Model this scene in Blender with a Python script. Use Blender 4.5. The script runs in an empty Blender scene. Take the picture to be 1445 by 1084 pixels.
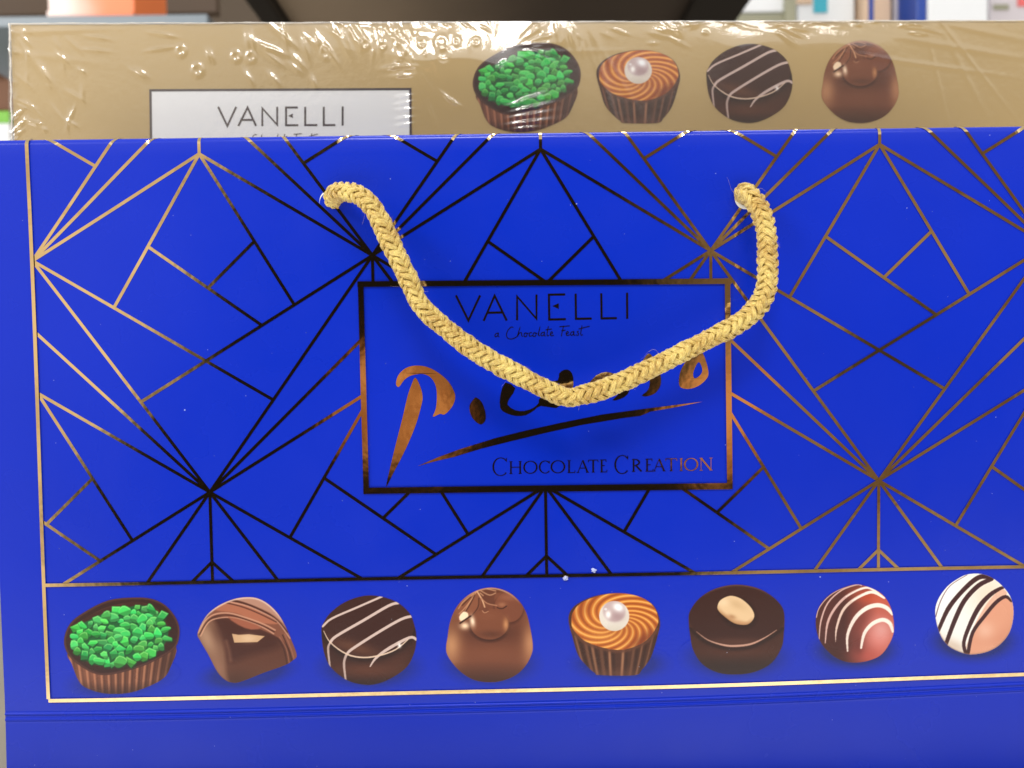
import bpy, bmesh, math, random
import numpy as np
from mathutils import Vector, Matrix, geometry

random.seed(7); RNG = np.random.default_rng(7)
sc = bpy.context.scene
COL = sc.collection

# ------------------------------------------------------------------ camera model
F = 1085.0; CX, CY = 722.5, 542.0
RX, RY, RZ = 0.03906284, -0.0081157, -0.01638205
T = np.array([-0.15999096, -0.0752226, 0.2540131])
def _R():
    X = np.array([[1,0,0],[0,math.cos(RX),-math.sin(RX)],[0,math.sin(RX),math.cos(RX)]])
    Y = np.array([[math.cos(RY),0,math.sin(RY)],[0,1,0],[-math.sin(RY),0,math.cos(RY)]])
    Z = np.array([[math.cos(RZ),-math.sin(RZ),0],[math.sin(RZ),math.cos(RZ),0],[0,0,1]])
    return Z@Y@X
R = _R(); C = -R.T@T                     # camera in bag-face coordinates (u right, v down, w into the scene)
ZB = 0.232                               # height of the v = 0 line of the bag above the shelf
U0 = 0.1695
def W(u, v, w):                          # face coordinates -> world
    return np.stack([np.asarray(u)-U0, np.asarray(w)+0*np.asarray(u), ZB-np.asarray(v)], -1)
def ray(px, py):
    px = np.asarray(px, float); py = np.asarray(py, float)
    d = np.stack([(px-CX)/F, (py-CY)/F, np.ones_like(px)], -1)
    return d@R                            # rows: R^T d
def uv(px, py, w=0.0):                    # where the face plane w is met
    d = ray(px, py); t = (w-C[2])/d[...,2]
    return C[0]+t*d[...,0], C[1]+t*d[...,1]
def P(px, py, w=0.0):
    u, v = uv(px, py, w); return W(u, v, w)

cam_d = bpy.data.cameras.new('camera'); cam = bpy.data.objects.new('camera', cam_d); COL.objects.link(cam)
M = np.eye(4)
A = np.array([[1,0,0],[0,0,1],[0,-1,0]])  # face -> world axes
M[:3,0] = A@R.T@[1,0,0]; M[:3,1] = A@R.T@[0,-1,0]; M[:3,2] = A@R.T@[0,0,-1]
M[:3,3] = W(C[0], C[1], C[2])
cam.matrix_world = Matrix(M.tolist())
cam_d.sensor_fit = 'HORIZONTAL'; cam_d.sensor_width = 36; cam_d.lens = F/1445*36
cam_d.clip_start = 0.01; cam_d.clip_end = 100
cam_d.dof.use_dof = True; cam_d.dof.focus_distance = 0.256; cam_d.dof.aperture_fstop = 11.0
sc.camera = cam

# ------------------------------------------------------------------ helpers
def lin(c):
    c = np.asarray(c, float)/255.0
    return np.where(c <= 0.04045, c/12.92, ((c+0.055)/1.055)**2.4)
def rgba(*c): return (*[float(x) for x in lin(c)], 1.0)

class NT:
    def __init__(s, tree): s.t = tree; s.n = tree.nodes; s.l = tree.links
    def new(s, typ, **kw):
        n = s.n.new(typ)
        for k, v in kw.items(): setattr(n, k, v)
        return n
    def put(s, sock, v):
        if isinstance(v, bpy.types.NodeSocket): s.l.new(v, sock)
        else: sock.default_value = v
    def m(s, op, a, b=0.0, c=0.0, clamp=False):
        n = s.new('ShaderNodeMath', operation=op, use_clamp=clamp)
        s.put(n.inputs[0], a); s.put(n.inputs[1], b); s.put(n.inputs[2], c)
        return n.outputs[0]
    def mix(s, f, a, b):
        n = s.new('ShaderNodeMix', data_type='RGBA'); n.clamp_factor = True
        s.put(n.inputs[0], f); s.put(n.inputs[6], a); s.put(n.inputs[7], b)
        return n.outputs[2]
    def sm(s, x, a, b):                   # smoothstep from a to b
        n = s.new('ShaderNodeMapRange', interpolation_type='SMOOTHSTEP')
        s.put(n.inputs[0], x); s.put(n.inputs[1], a); s.put(n.inputs[2], b)
        n.inputs[3].default_value = 0; n.inputs[4].default_value = 1
        return n.outputs[0]
    def noise(s, vec, scale, detail=3.0, rough=0.5, dist=0.0):
        n = s.new('ShaderNodeTexNoise'); s.put(n.inputs['Vector'], vec)
        n.inputs['Scale'].default_value = scale; n.inputs['Detail'].default_value = detail
        n.inputs['Roughness'].default_value = rough; n.inputs['Distortion'].default_value = dist
        return n.outputs[0]

def mat(name):
    m = bpy.data.materials.new(name); m.use_nodes = True
    nt = NT(m.node_tree)
    return m, nt, m.node_tree.nodes['Principled BSDF']
def objco(nt): return nt.new('ShaderNodeTexCoord').outputs['Object']
def bump(nt, b, h, strength, dist):
    n = nt.new('ShaderNodeBump'); n.inputs['Strength'].default_value = strength; n.inputs['Distance'].default_value = dist
    nt.put(n.inputs['Height'], h); nt.l.new(n.outputs[0], b.inputs['Normal'])

def simple(name, col, rough=0.5, metal=0.0, var=0.15, scale=20.0, spec=0.5):
    m, nt, b = mat(name)
    co = objco(nt); nz = nt.noise(co, scale, 4)
    c = rgba(*col); d = tuple(x*(1-var) for x in c[:3])+(1,); e = tuple(min(1, x*(1+var)) for x in c[:3])+(1,)
    nt.put(b.inputs['Base Color'], nt.mix(nz, d, e))
    nt.put(b.inputs['Roughness'], nt.m('ADD', nt.m('MULTIPLY', nz, 0.15), rough-0.07))
    b.inputs['Metallic'].default_value = metal; b.inputs['Specular IOR Level'].default_value = spec
    return m

def obj(name, me, m=None, parent=None, label=None):
    o = bpy.data.objects.new(name, me); COL.objects.link(o)
    if m: me.materials.append(m)
    if parent: o.parent = parent
    if label: o['label'] = label
    return o
def thing(name, label, cat, group=None):
    o = bpy.data.objects.new(name, None); COL.objects.link(o); o['label'] = label; o['category'] = cat
    o.empty_display_size = 0.02
    if group: o['group'] = group
    return o
def tag(o, label, cat, group=None):
    o['label'] = label; o['category'] = cat
    if group: o['group'] = group
    return o
def mesh(name, verts, faces, smooth=False):
    me = bpy.data.meshes.new(name); me.from_pydata([tuple(map(float, v)) for v in verts], [], faces)
    if smooth: me.polygons.foreach_set('use_smooth', [True]*len(me.polygons))
    me.update(); return me
def grid_mesh(name, pts, keep=None, smooth=True):      # pts (n, m, 3); keep (n-1, m-1) mask of cells
    n, m_, _ = pts.shape
    idx = np.arange(n*m_).reshape(n, m_)
    q = np.stack([idx[:-1,:-1], idx[:-1,1:], idx[1:,1:], idx[1:,:-1]], -1).reshape(-1, 4)[:, ::-1]
    if keep is not None: q = q[keep.reshape(-1)]
    used = np.unique(q); remap = np.full(n*m_, -1); remap[used] = np.arange(len(used)); q = remap[q]
    co = pts.reshape(-1, 3)[used]
    me = bpy.data.meshes.new(name)
    me.vertices.add(len(co)); me.vertices.foreach_set('co', co.astype(np.float32).ravel())
    me.loops.add(len(q)*4); me.loops.foreach_set('vertex_index', q.astype(np.int32).ravel())
    me.polygons.add(len(q)); me.polygons.foreach_set('loop_start', np.arange(0, len(q)*4, 4, dtype=np.int32))
    me.update(calc_edges=True); me.validate()
    if smooth: me.polygons.foreach_set('use_smooth', np.ones(len(me.polygons), bool))
    return me, used
def box_bm(bm, x0, x1, y0, y1, z0, z1, bev=0.0):
    r = bmesh.ops.create_cube(bm, size=1.0)
    bmesh.ops.scale(bm, vec=(x1-x0, y1-y0, z1-z0), verts=r['verts'])
    bmesh.ops.translate(bm, vec=((x0+x1)/2, (y0+y1)/2, (z0+z1)/2), verts=r['verts'])
    if bev:
        ed = list({e for v in r['verts'] for e in v.link_edges})
        bmesh.ops.bevel(bm, geom=ed, offset=bev, segments=2, affect='EDGES', profile=0.5)
def bm_obj(name, bm, m, parent=None, label=None, smooth=False):
    me = bpy.data.meshes.new(name); bm.to_mesh(me); bm.free()
    if smooth: me.polygons.foreach_set('use_smooth', [True]*len(me.polygons))
    return obj(name, me, m, parent, label)

# ------------------------------------------------------------------ bag face surface
_, VT = uv(700, 196)                      # where the flat of the face ends and the turned-over rim begins
RIM = 0.0022
vcs = [(10, 1006), (350, 1006), (720, 993), (1045, 982), (1440, 967)]
cu, cv = uv([p[0] for p in vcs], [p[1] for p in vcs])
CR = np.polyfit(cu, cv, 2)
ue, _ = uv(6, 960); UL = float(ue); UR = 6*0.0565-UL
def vtop(u): return VT + 0*np.asarray(u)
def S(u, v, off=0.0):                     # face coordinates (v = length along the paper) -> world
    u = np.asarray(u, float); v = np.asarray(v, float); u, v = np.broadcast_arrays(u, v)
    e = vtop(u)-v; ang = np.clip(e/RIM, 0, math.pi); rest = np.maximum(0, e-math.pi*RIM)
    w = RIM*(1-np.cos(ang)); vv = np.where(e > 0, vtop(u)-RIM*np.sin(ang)+rest, v)
    nw = -np.cos(ang); nv = -np.sin(ang)
    d = v-np.polyval(CR, u)
    w = w - 0.00042*np.exp(-(d/0.0004)**2) - 0.0003*np.exp(-((d-0.0019)/0.0005)**2) - 0.035*np.maximum(0, d-0.0005)
    # the paper is not dead flat
    w = w + np.where(e > 0, 0, 1)*(0.0004*np.sin(u*31+1)*np.sin(v*27+.4)*np.clip((v-VT)/0.02, 0, 1))
    return W(u, vv+nv*off, w+nw*off)

# ------------------------------------------------------------------ materials
BLUE = (0, 41, 186); GOLDP = (190, 164, 112)
def paper(name, col, rough, attr=False, spec=0.42, specks=True, fine=0.05):
    m, nt, b = mat(name)
    co = objco(nt)
    base = rgba(*col)
    nz = nt.noise(co, 14, 4); base2 = nt.mix(nz, tuple(x*.9 for x in base[:3])+(1,), tuple(x*1.08 for x in base[:3])+(1,))
    if attr:
        a = nt.new('ShaderNodeVertexColor', layer_name='print')
        base2 = nt.mix(a.outputs['Alpha'], base2, a.outputs['Color'])
    if specks:
        col_ = base2
        for sc_, thr, dens in ((75, 0.022, 0.25), (190, 0.034, 0.55), (360, 0.06, .85)):
            vo = nt.new('ShaderNodeTexVoronoi'); vo.inputs['Scale'].default_value = sc_; nt.put(vo.inputs['Vector'], co)
            sep = nt.new('ShaderNodeSeparateColor'); nt.l.new(vo.outputs['Color'], sep.inputs[0])
            r = nt.m('MULTIPLY', nt.m('SUBTRACT', sep.outputs[0], dens, clamp=True), thr/(1-dens))
            k = nt.m('MULTIPLY', nt.m('LESS_THAN', vo.outputs['Distance'], r), 0.45)
            col_ = nt.mix(k, col_, (.62, .68, .9, 1))
        base2 = col_
    nt.put(b.inputs['Base Color'], base2)
    b.inputs['Specular IOR Level'].default_value = spec
    nt.put(b.inputs['Roughness'], nt.m('ADD', nt.m('ADD', nt.m('MULTIPLY', nt.noise(co, 60, 3), 0.08), nt.m('MULTIPLY', nt.noise(co, 11, 4, .6, .6), .22)), rough-0.15))
    bump(nt, b, nt.noise(co, 900, 3), fine, 0.0004)
    return m
M_BLUE = paper('blue_paper', BLUE, 0.26)
M_PRINT = paper('blue_paper_print', BLUE, 0.26, attr=True)
M_IN = simple('white_paper', (225, 225, 222), 0.6)

def foil(name, tint=(0.96, 0.74, 0.42)):
    m, nt, b = mat(name)
    co = objco(nt)
    nz = nt.noise(co, 420, 4, .65)
    nt.put(b.inputs['Base Color'], nt.mix(nz, (tint[0]*.90, tint[1]*.85, tint[2]*.78, 1), (*tint, 1)))
    b.inputs['Metallic'].default_value = 1.0
    nt.put(b.inputs['Roughness'], nt.m('ADD', nt.m('MULTIPLY', nz, 0.05), 0.045))
    n1 = nt.noise(co, 90, 3, .6); n2 = nt.noise(co, 1500, 2)
    bump(nt, b, nt.m('ADD', n1, nt.m('MULTIPLY', n2, 0.02)), 0.045, 0.0012)
    return m
M_FOIL = foil('gold_foil')

m, nt, b = mat('rope_yarn'); M_ROPE = m
uvn = nt.new('ShaderNodeUVMap', uv_map='UVMap'); sep = nt.new('ShaderNodeSeparateXYZ'); nt.l.new(uvn.outputs[0], sep.inputs[0])
comb = nt.new('ShaderNodeCombineXYZ'); nt.put(comb.inputs[0], nt.m('MULTIPLY', sep.outputs[0], 6.0)); nt.put(comb.inputs[1], nt.m('MULTIPLY', sep.outputs[1], 22.0)); nt.put(comb.inputs[2], sep.outputs[2])
fib = nt.noise(comb.outputs[0], 1.0, 4, .6)
big = nt.noise(objco(nt), 130, 3)
f2 = nt.m('ADD', nt.m('MULTIPLY', fib, .75), nt.m('MULTIPLY', big, .35))
c = nt.mix(nt.sm(f2, .34, .72), rgba(172, 116, 26), rgba(252, 230, 136))
nt.put(b.inputs['Base Color'], c)
b.inputs['Roughness'].default_value = 0.32; b.inputs['Sheen Weight'].default_value = 0.25; b.inputs['Sheen Tint'].default_value = (1, .9, .6, 1)
b.inputs['Subsurface Weight'].default_value = 0.0
bump(nt, b, fib, 0.8, 0.0007)

# ------------------------------------------------------------------ flat shapes on a face
class Flat:
    """collects flat shapes printed on a face; each shape lies a hair above the one before"""
    def __init__(s, fn, base=0.00006, step=2.0e-6): s.v = []; s.f = []; s.fn = fn; s.o = base; s.step = step
    def add(s, us, vs, faces):
        p = s.fn(np.asarray(us, float), np.asarray(vs, float), s.o); s.o += s.step
        k = len(s.v); s.v += list(p); s.f += [[i+k for i in f] for f in faces]
    def seg(s, a, b, w, n=1, w2=None):     # straight band in face coordinates
        a = np.array(a, float); b = np.array(b, float); d = b-a; L = np.hypot(*d)
        if L < 1e-7: return
        d /= L; nrm = np.array([-d[1], d[0]]); w2 = w if w2 is None else w2
        t = np.linspace(0, 1, n+1)
        c = a+(b-a)*t[:, None]; ww = (w+(w2-w)*t)[:, None]/2
        p = np.concatenate([c+nrm*ww, c-nrm*ww])
        s.add(p[:, 0], p[:, 1], [[i, i+1, n+2+i, n+1+i] for i in range(n)])
    def line(s, pts, w, px=True):          # polyline with mitred joints; widths may vary
        pts = np.array(pts, float)
        ws = np.broadcast_to(np.asarray(w, float), (len(pts),))
        d = np.diff(pts, axis=0); d /= np.linalg.norm(d, axis=1)[:, None]
        nr = np.stack([-d[:, 1], d[:, 0]], -1)
        L, Rr = [], []
        for i in range(len(pts)):
            if i == 0: n_ = nr[0]; k = 1
            elif i == len(pts)-1: n_ = nr[-1]; k = 1
            else:
                n_ = nr[i-1]+nr[i]; l = np.linalg.norm(n_)
                n_ = n_/l if l > 1e-6 else nr[i]; k = min(2.2, 1/max(.3, float(n_@nr[i])))
            L.append(pts[i]+n_*ws[i]*k/2); Rr.append(pts[i]-n_*ws[i]*k/2)
        p = np.array(L+Rr); n = len(pts)
        u, v = s.tr(p) if px else (p[:, 0], p[:, 1])
        s.add(u, v, [[i, i+1, n+i+1, n+i] for i in range(n-1)])
    def poly(s, pts, holes=(), smooth=0):
        loops = [np.array(spl(pts, smooth) if smooth else pts, float)]+[np.array(spl(h, smooth) if smooth else h, float) for h in holes]
        tri = geometry.tessellate_polygon([[Vector((x, y, 0)) for x, y in l] for l in loops])
        u, v = s.tr(np.concatenate(loops)); s.add(u, v, [list(t) for t in tri])
    w = 0.0
    def tr(s, p): return uv(p[:, 0], p[:, 1], s.w)
    def build(s, name, m, parent, label=None):
        me = mesh(name, s.v, s.f)
        bm = bmesh.new(); bm.from_mesh(me); bm.normal_update()
        fl = [f for f in bm.faces if f.normal.y > 0.0]
        bmesh.ops.reverse_faces(bm, faces=fl); bm.to_mesh(me); bm.free()
        return obj(name, me, m, parent, label)
def spl(pts, n=4, closed=True):            # Catmull-Rom through the points
    p = np.array(pts, float); N = len(p); out = []
    rng_ = range(N) if closed else range(N-1)
    for i in rng_:
        if closed: a, b_, c_, d = p[(i-1) % N], p[i], p[(i+1) % N], p[(i+2) % N]
        else: a, b_, c_, d = p[max(i-1, 0)], p[i], p[i+1], p[min(i+2, N-1)]
        for k in range(n):
            t = k/n; out.append(.5*((2*b_)+(-a+c_)*t+(2*a-5*b_+4*c_-d)*t*t+(-a+3*b_-3*c_+d)*t**3))
    if not closed: out.append(p[-1])
    return np.array(out)

# ================================================================== GIFT BAG
bag = thing('gift_bag', 'royal blue paper gift bag with gold foil fan pattern and braided rope handle', 'gift bag')
us = np.linspace(UL, UR, 140)
e = np.concatenate([np.linspace(-0.02-math.pi*RIM, -math.pi*RIM, 4)[:-1], np.linspace(-math.pi*RIM, 0, 14)])
flat = np.linspace(0.004, 0.155, 60)
vs_rows = [VT+x for x in e]+[VT+x for x in flat if VT+x < 0.178]
rows = []
for v in vs_rows: rows.append(S(us, np.full_like(us, v)))
VB = ZB-0.001
for dd in np.concatenate([np.linspace(-0.0035, 0.005, 36), np.linspace(0.007, 0.03, 8)]):
    rows.append(S(us, np.polyval(CR, us)+dd))
rows.append(S(us, np.full_like(us, VB)))
me, _ = grid_mesh('front_panel', np.array(rows)); obj('front_panel', me, M_BLUE, bag)
DB = 0.052
def side(u, s_):
    n = 24; vv = np.linspace(VT, VB, n); ww = np.linspace(0.0, DB, 13)
    pts = np.zeros((n, 13, 3))
    for i, v in enumerate(vv):
        k = 0.009*(1-i/(n-1))
        w0 = float((S(u, v)[1] if True else 0))
        for j, w in enumerate(ww):
            wj = w0+(DB-w0)*w/DB
            pts[i, j] = W(u-s_*(-1)*(-k)*(1-abs(2*j/12-1)), v, wj)
    me, _ = grid_mesh('side_gusset', pts if s_ > 0 else pts[:, ::-1]); return obj('side_gusset', me, M_BLUE, bag)
side(UL, -1); side(UR, 1)
bm = bmesh.new(); p0 = W(UL, VB, DB); p1 = W(UR, VT-RIM, DB)
box_bm(bm, p0[0], p1[0], DB, DB+0.0006, p0[2], p1[2]); bm_obj('back_panel', bm, M_BLUE, bag)
bm = bmesh.new(); box_bm(bm, p0[0]+.001, p1[0]-.001, .001, DB-.001, 0.0006, 0.0014); bm_obj('bag_base', bm, M_BLUE, bag)

# --- foil pattern: staggered fans on a regular lattice
a_ = 0.0565; hN = 0.03431568; vD = 0.11265235; V = vD-hN; vBOT = 0.14312403; vFR = 0.18150
ap = V-hN                                  # node to the apex below it
_, vmid = uv(51, 469); mN = float(vmid)-hN
_, vx = uv(290, 509.5); vx = float(vx)
X0, X1 = 0.0, 6*a_
lu0, lv0 = uv(510, 402); lu1, lv1 = uv(1029, 689)
lu2, lv2 = uv(1028, 398); lu3, lv3 = uv(515, 692)
LU0, LU1 = (lu0+lu3)/2, (lu1+lu2)/2; LV0, LV1 = (lv0+lv2)/2, (lv1+lv3)/2
def clip(a, b, u0, u1, v0, v1):
    d = b-a; t0, t1 = 0., 1.
    for i, (lo, hi) in enumerate(((u0, u1), (v0, v1))):
        if abs(d[i]) < 1e-12:
            if a[i] < lo or a[i] > hi: return None
        else:
            q0, q1 = sorted(((lo-a[i])/d[i], (hi-a[i])/d[i])); t0 = max(t0, q0); t1 = min(t1, q1)
    return (t0, t1) if t1-t0 > 1e-6 else None
fp = Flat(S)
LW = 0.00104
def fseg(a, b, w=LW):
    a = np.array(a, float); b = np.array(b, float)
    r = clip(a, b, X0, X1, VT-RIM*1.7, vBOT)
    if not r: return
    a, b = a+(b-a)*r[0], a+(b-a)*r[1]
    r = clip(a, b, LU0, LU1, LV0, LV1)
    parts = [(a, b)]
    if r:
        parts = []
        if r[0] > 1e-4: parts.append((a, a+(b-a)*r[0]))
        if r[1] < 1-1e-4: parts.append((a+(b-a)*r[1], b))
    for p, q in parts:
        L = np.hypot(*(q-p)); n = max(1, int(L/0.0035)) if min(p[1], q[1]) > VT+.004 else max(2, int(L/0.0008))
        fp.seg(p, q, w, n)
def lerp(p, q, t): return np.array(p)+(np.array(q)-np.array(p))*t
def isect(p, q, r, s):
    p, q, r, s = map(lambda z: np.array(z, float), (p, q, r, s)); d1 = q-p; d2 = s-r
    t = ((r-p)[0]*d2[1]-(r-p)[1]*d2[0])/(d1[0]*d2[1]-d1[1]*d2[0]); return p+d1*t
for c in range(-1, 8):
    for k in range(-2, 3):
        vn = (hN if c % 2 == 0 else vD)+2*V*k           # a fan node on this column
        if vn > 0.30 or vn < -0.25: continue
        u = c*a_; N = (u, vn)
        apx = (u, vn+ap); fseg(N, apx)
        for s_ in (-1, 1):
            N2 = (u+s_*a_, vn+V)
            fseg(N, N2); fseg((u, vn+mN), N2); fseg(apx, N2)
            Xp = (u+s_*a_, vn+(vx-hN)); C2 = (u+2*s_*a_, vn)
            fseg(N, isect(N, Xp, C2, N2))
            # legs hanging from the apex, on the lines that leave the two nodes below
            nA = (u+s_*a_, vn+V); Xa = (u, vn+V+(vx-hN))
            fseg(apx, lerp(nA, Xa, .467))
        nA = (u-a_, vn+V); nC = (u+a_, vn+V); Xa = (u, vn+V+(vx-hN))
        Lg = lerp(apx, lerp(nA, Xa, .467), .60); Rg = lerp(apx, lerp(nC, Xa, .467), .577)
        ce = lerp(Xa, nC, .338); fseg(Lg, ce); fseg(lerp(Lg, ce, .525), Rg)
fp.build('foil_pattern', M_FOIL, bag)
# --- foil border round the pattern and the row of chocolates
fb = Flat(S, 0.0004)
def longseg(a, b, w):
    n = 60
    fb.seg(a, b, w, n)
fb.seg((X0, VT-RIM*1.7), (X0, VT+.006), .00118, 14); longseg((X0, VT+.006), (X0, vFR+.0006), .00118)
fb.seg((X1, VT-RIM*1.7), (X1, VT+.006), .00118, 14); longseg((X1, VT+.006), (X1, vFR+.0006), .00118)
longseg((X0, vBOT), (X1, vBOT), .00115)
lb = [uv(x, y) for x, y in ((70, 988), (400, 981.5), (720, 973.5), (1045, 966), (1250, 959), (1445, 951))]
pf = np.polyfit([q[0] for q in lb], [q[1] for q in lb], 2)
uu = np.linspace(X0, X1, 60); fb.line(np.stack([uu, np.polyval(pf, uu)], -1), .00122, px=False)
fb.build('foil_border', M_FOIL, bag)
# --- label frame
lf = Flat(S, 0.0005)
for a, b_, w in (((505, 401.5), (1032.5, 396.8), 8), ((513, 692.5), (1033, 685.5), 9), ((509.5, 398), (517.2, 697), 8), ((1026.5, 392.5), (1029.3, 690), 8)):
    lf.line(np.linspace(a, b_, 24), w)
lf.build('label_frame', M_FOIL, bag)
# --- lettering
def strokes(fl, data, dw=None):
    for pts, w in data: fl.line(pts, w)
ln = Flat(S, 0.00008); w_ = 3.0
strokes(ln, [([(643.5, 417), (661, 452.5), (677.5, 417)], w_), ([(682.5, 453), (698, 417.5), (715, 452.5)], w_), ([(689, 441.5), (710, 441)], w_),
    ([(729.7, 452), (729.7, 418.5), (757, 450), (757, 415.8)], w_), ([(797.5, 415.6), (774.6, 416), (775, 451), (798.5, 450.5)], w_),
    ([(812.3, 414.5), (812.8, 450), (835, 449.6)], w_), ([(848.5, 414), (849, 449.4), (870.5, 449)], w_), ([(885, 413), (885.2, 450)], w_)])
ln.poly([(779.5, 432), (788.5, 428), (788.5, 436)])
ln.build('brand_lettering', M_FOIL, bag)
tg = Flat(S, 0.00008); t_ = 1.15
def tagline(fl, x0, y0, sx, sy, w):
    D = [[(0,-5),(-3,-5),(-5,-2),(-3,0),(0,-3),(0,-6),(0,-1),(2,0)],
         [(22,-13),(19,-14),(14,-9),(12,-2),(15,3),(22,3),(27,0)],
         [(28,0),(32,-14),(29,-4),(28,0),(31,-5),(34,-5),(34,-1),(36,0)],
         [(41,-5),(38,-4),(38,0),(41,0),(42,-4),(39,-5),(44,-4)],
         [(49,-5),(46,-5),(45,-2),(46,0),(50,-1)],
         [(54,-5),(51,-4),(51,0),(54,0),(55,-4),(52,-5),(57,-4)],
         [(58,-1),(61,-14),(59,-5),(59,-1),(61,0)],
         [(67,-5),(64,-5),(62,-2),(64,0),(67,-3),(67,-6),(67,-1),(69,0)],
         [(73,-14),(71,-3),(72,0),(74,-1)],[(69,-9),(78,-10)],
         [(76,-2),(79,-4),(78,-6),(76,-4),(76,-1),(78,0),(81,-1)],
         [(95,-14),(93,-5),(92,1)],[(89,-13),(104,-14)],[(92,-7),(98,-8)],
         [(99,-2),(102,-4),(101,-6),(99,-4),(99,-1),(101,0),(104,-1)],
         [(110,-5),(107,-5),(105,-2),(107,0),(110,-3),(110,-6),(110,-1),(112,0)],
         [(117,-6),(115,-5),(117,-2),(116,0),(113,-1)],
         [(122,-14),(120,-3),(121,0),(123,-1)],[(117,-9),(133,-13)]]
    for p in D:
        q = [(x0+x*sx, y0+y*sy-(x*sx)*.02) for x, y in p]
        fl.line(spl(q, 3, False), w)
tagline(tg, 703, 475.5, .97, .97, t_)
tg.build('tagline_lettering', M_FOIL, bag)
sg = Flat(S, 0.00008)
sg.poly([(586,533),(593,545),(596.5,560),(594,575),(586,602),(572,635),(555,668),(545,687),(549,666),(559,625),(568,590),(575,560),(580,545)], smooth=3)
sg.poly([(559,542),(562,530),(572,520),(586,516),(603,518),(620,527),(634,540),(642,556),(641,568),(635,578),(627,585),(621,584),(611,588),(615,577),(616.5,560),(615,545),(609,534),(600,528.5),(590,528),(578,531),(570,537),(563,546)], smooth=3)
sg.poly([(672,561),(680,568),(685,582),(685,593),(679,599),(671,595),(664,585),(662.5,573),(667,565)], smooth=3)
sg.poly([(713,540),(706,558),(706,576),(714,583),(728,587),(742,586),(754,579),(763,573),(785,576),(790,568),(763,561),(760,569),(752,576),(740,580),(727,579),(716,571),(720,561),(727,548)], smooth=2)
sg.poly([(771,539),(787,537),(789,527),(796,522),(804,523),(809,533),(807,553),(792,553),(789,541),(782,544),(775,546)], smooth=2)
sg.poly([(829,545),(841,530),(855,525),(865,527),(878,531),(888,545),(886,556),(876,563),(864,565),(876,552),(868,540),(855,536.5),(840,544)], smooth=2)
sg.poly([(915,499),(922,505),(930,518),(933,535),(931,547),(923,556),(912,559.5),(906,558),(914,551),(917,540),(914,525),(906,513)], smooth=3)
sg.poly([(988,494),(995,505),(1000,526),(996,536),(985,545),(972,549),(961,547),(958,540),(960,525),(968,510),(980,497)], holes=[[(986,511),(991,520),(990,527),(984,533),(979,533),(979,524)]], smooth=3)
sg.poly([(589,658),(620,644.5),(650,633.5),(700,618),(745,607),(790,597),(850,585),(910,577),(950,572),(991.5,567),(950,575.5),(918,581),(904,587),(880,590),(820,600),(770,611),(720,623),(680,633),(640,645),(610,652)])
sg.build('signature_lettering', M_FOIL, bag)
st = Flat(S, 0.00008)
def capitals(fl):
    K, k = 2.3, 1.0
    def sl(x): return -(x-694)*.0185
    def ring(cx, cy, rx, ry, a0, a1, n=22):
        t = np.radians(np.linspace(a0, a1, n)); pts = np.stack([cx+rx*np.cos(t), cy+ry*np.sin(t)], -1)
        ws = k+(K-k)*np.abs(np.cos(t))**1.5; return pts, ws
    def put(pts, w):
        pts = np.array(pts, float); pts[:, 1] += sl(pts[:, 0]); fl.line(pts, w)
    def O(x0, x1): put(*ring((x0+x1)/2, 660.5, (x1-x0)/2, 8.6, 0, 360, 30))
    def Cc(x0, x1, cy, ry):
        put(*ring((x0+x1)/2+1, cy, (x1-x0)/2, ry, 42, 318)); xx = (x0+x1)/2+1+(x1-x0)/2*.78
        put([(xx, cy-ry*.98), (xx, cy-ry*.55)], k)
    t, bt = 652, 669
    def stem(x, w=K): put([(x, t), (x, bt)], w); put([(x-2.2, t), (x+2.2, t)], .9); put([(x-2.2, bt), (x+2.2, bt)], .9)
    def E(x0, x1):
        stem(x0); put([(x0, t), (x1, t), (x1, t+3)], k); put([(x0, 660), (x1-2, 660)], k); put([(x0, bt), (x1+1, bt), (x1+1.5, bt-3)], k)
    def Ah(x0, x1):
        m_ = (x0+x1)/2; put([(x0, bt), (m_, t)], k); put([(m_, t), (x1, bt)], K); put([(x0+3, 663), (x1-3, 663)], k)
        put([(x0-2, bt), (x0+2, bt)], .9); put([(x1-2, bt), (x1+2, bt)], .9)
    def Tt(x0, x1):
        m_ = (x0+x1)/2; stem(m_); put([(x0, t+3), (x0+.5, t), (x1-.5, t), (x1, t+3)], k)
    Cc(695, 716, 659, 12.6); stem(721); stem(734); put([(721, 660), (734, 660)], k)
    O(739.5, 757.5); Cc(760.5, 776, 660.5, 8.6); O(778, 796.5)
    stem(803); put([(803, bt), (811, bt), (811.5, bt-3)], k); Ah(815.5, 829); Tt(830, 844); E(849, 855)
    Cc(867, 887, 659, 12.8)
    stem(894); put(*ring(894, 656.3, 8, 4.4, -90, 90)); put([(897, 660.5), (905, bt)], K)
    E(913, 920); Ah(923, 937); Tt(939, 955); stem(961); O(966, 984); stem(989, k); put([(989, t), (1003, bt)], K); stem(1003, k)
capitals(st)
st.build('subtitle_lettering', M_FOIL, bag)

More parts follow.
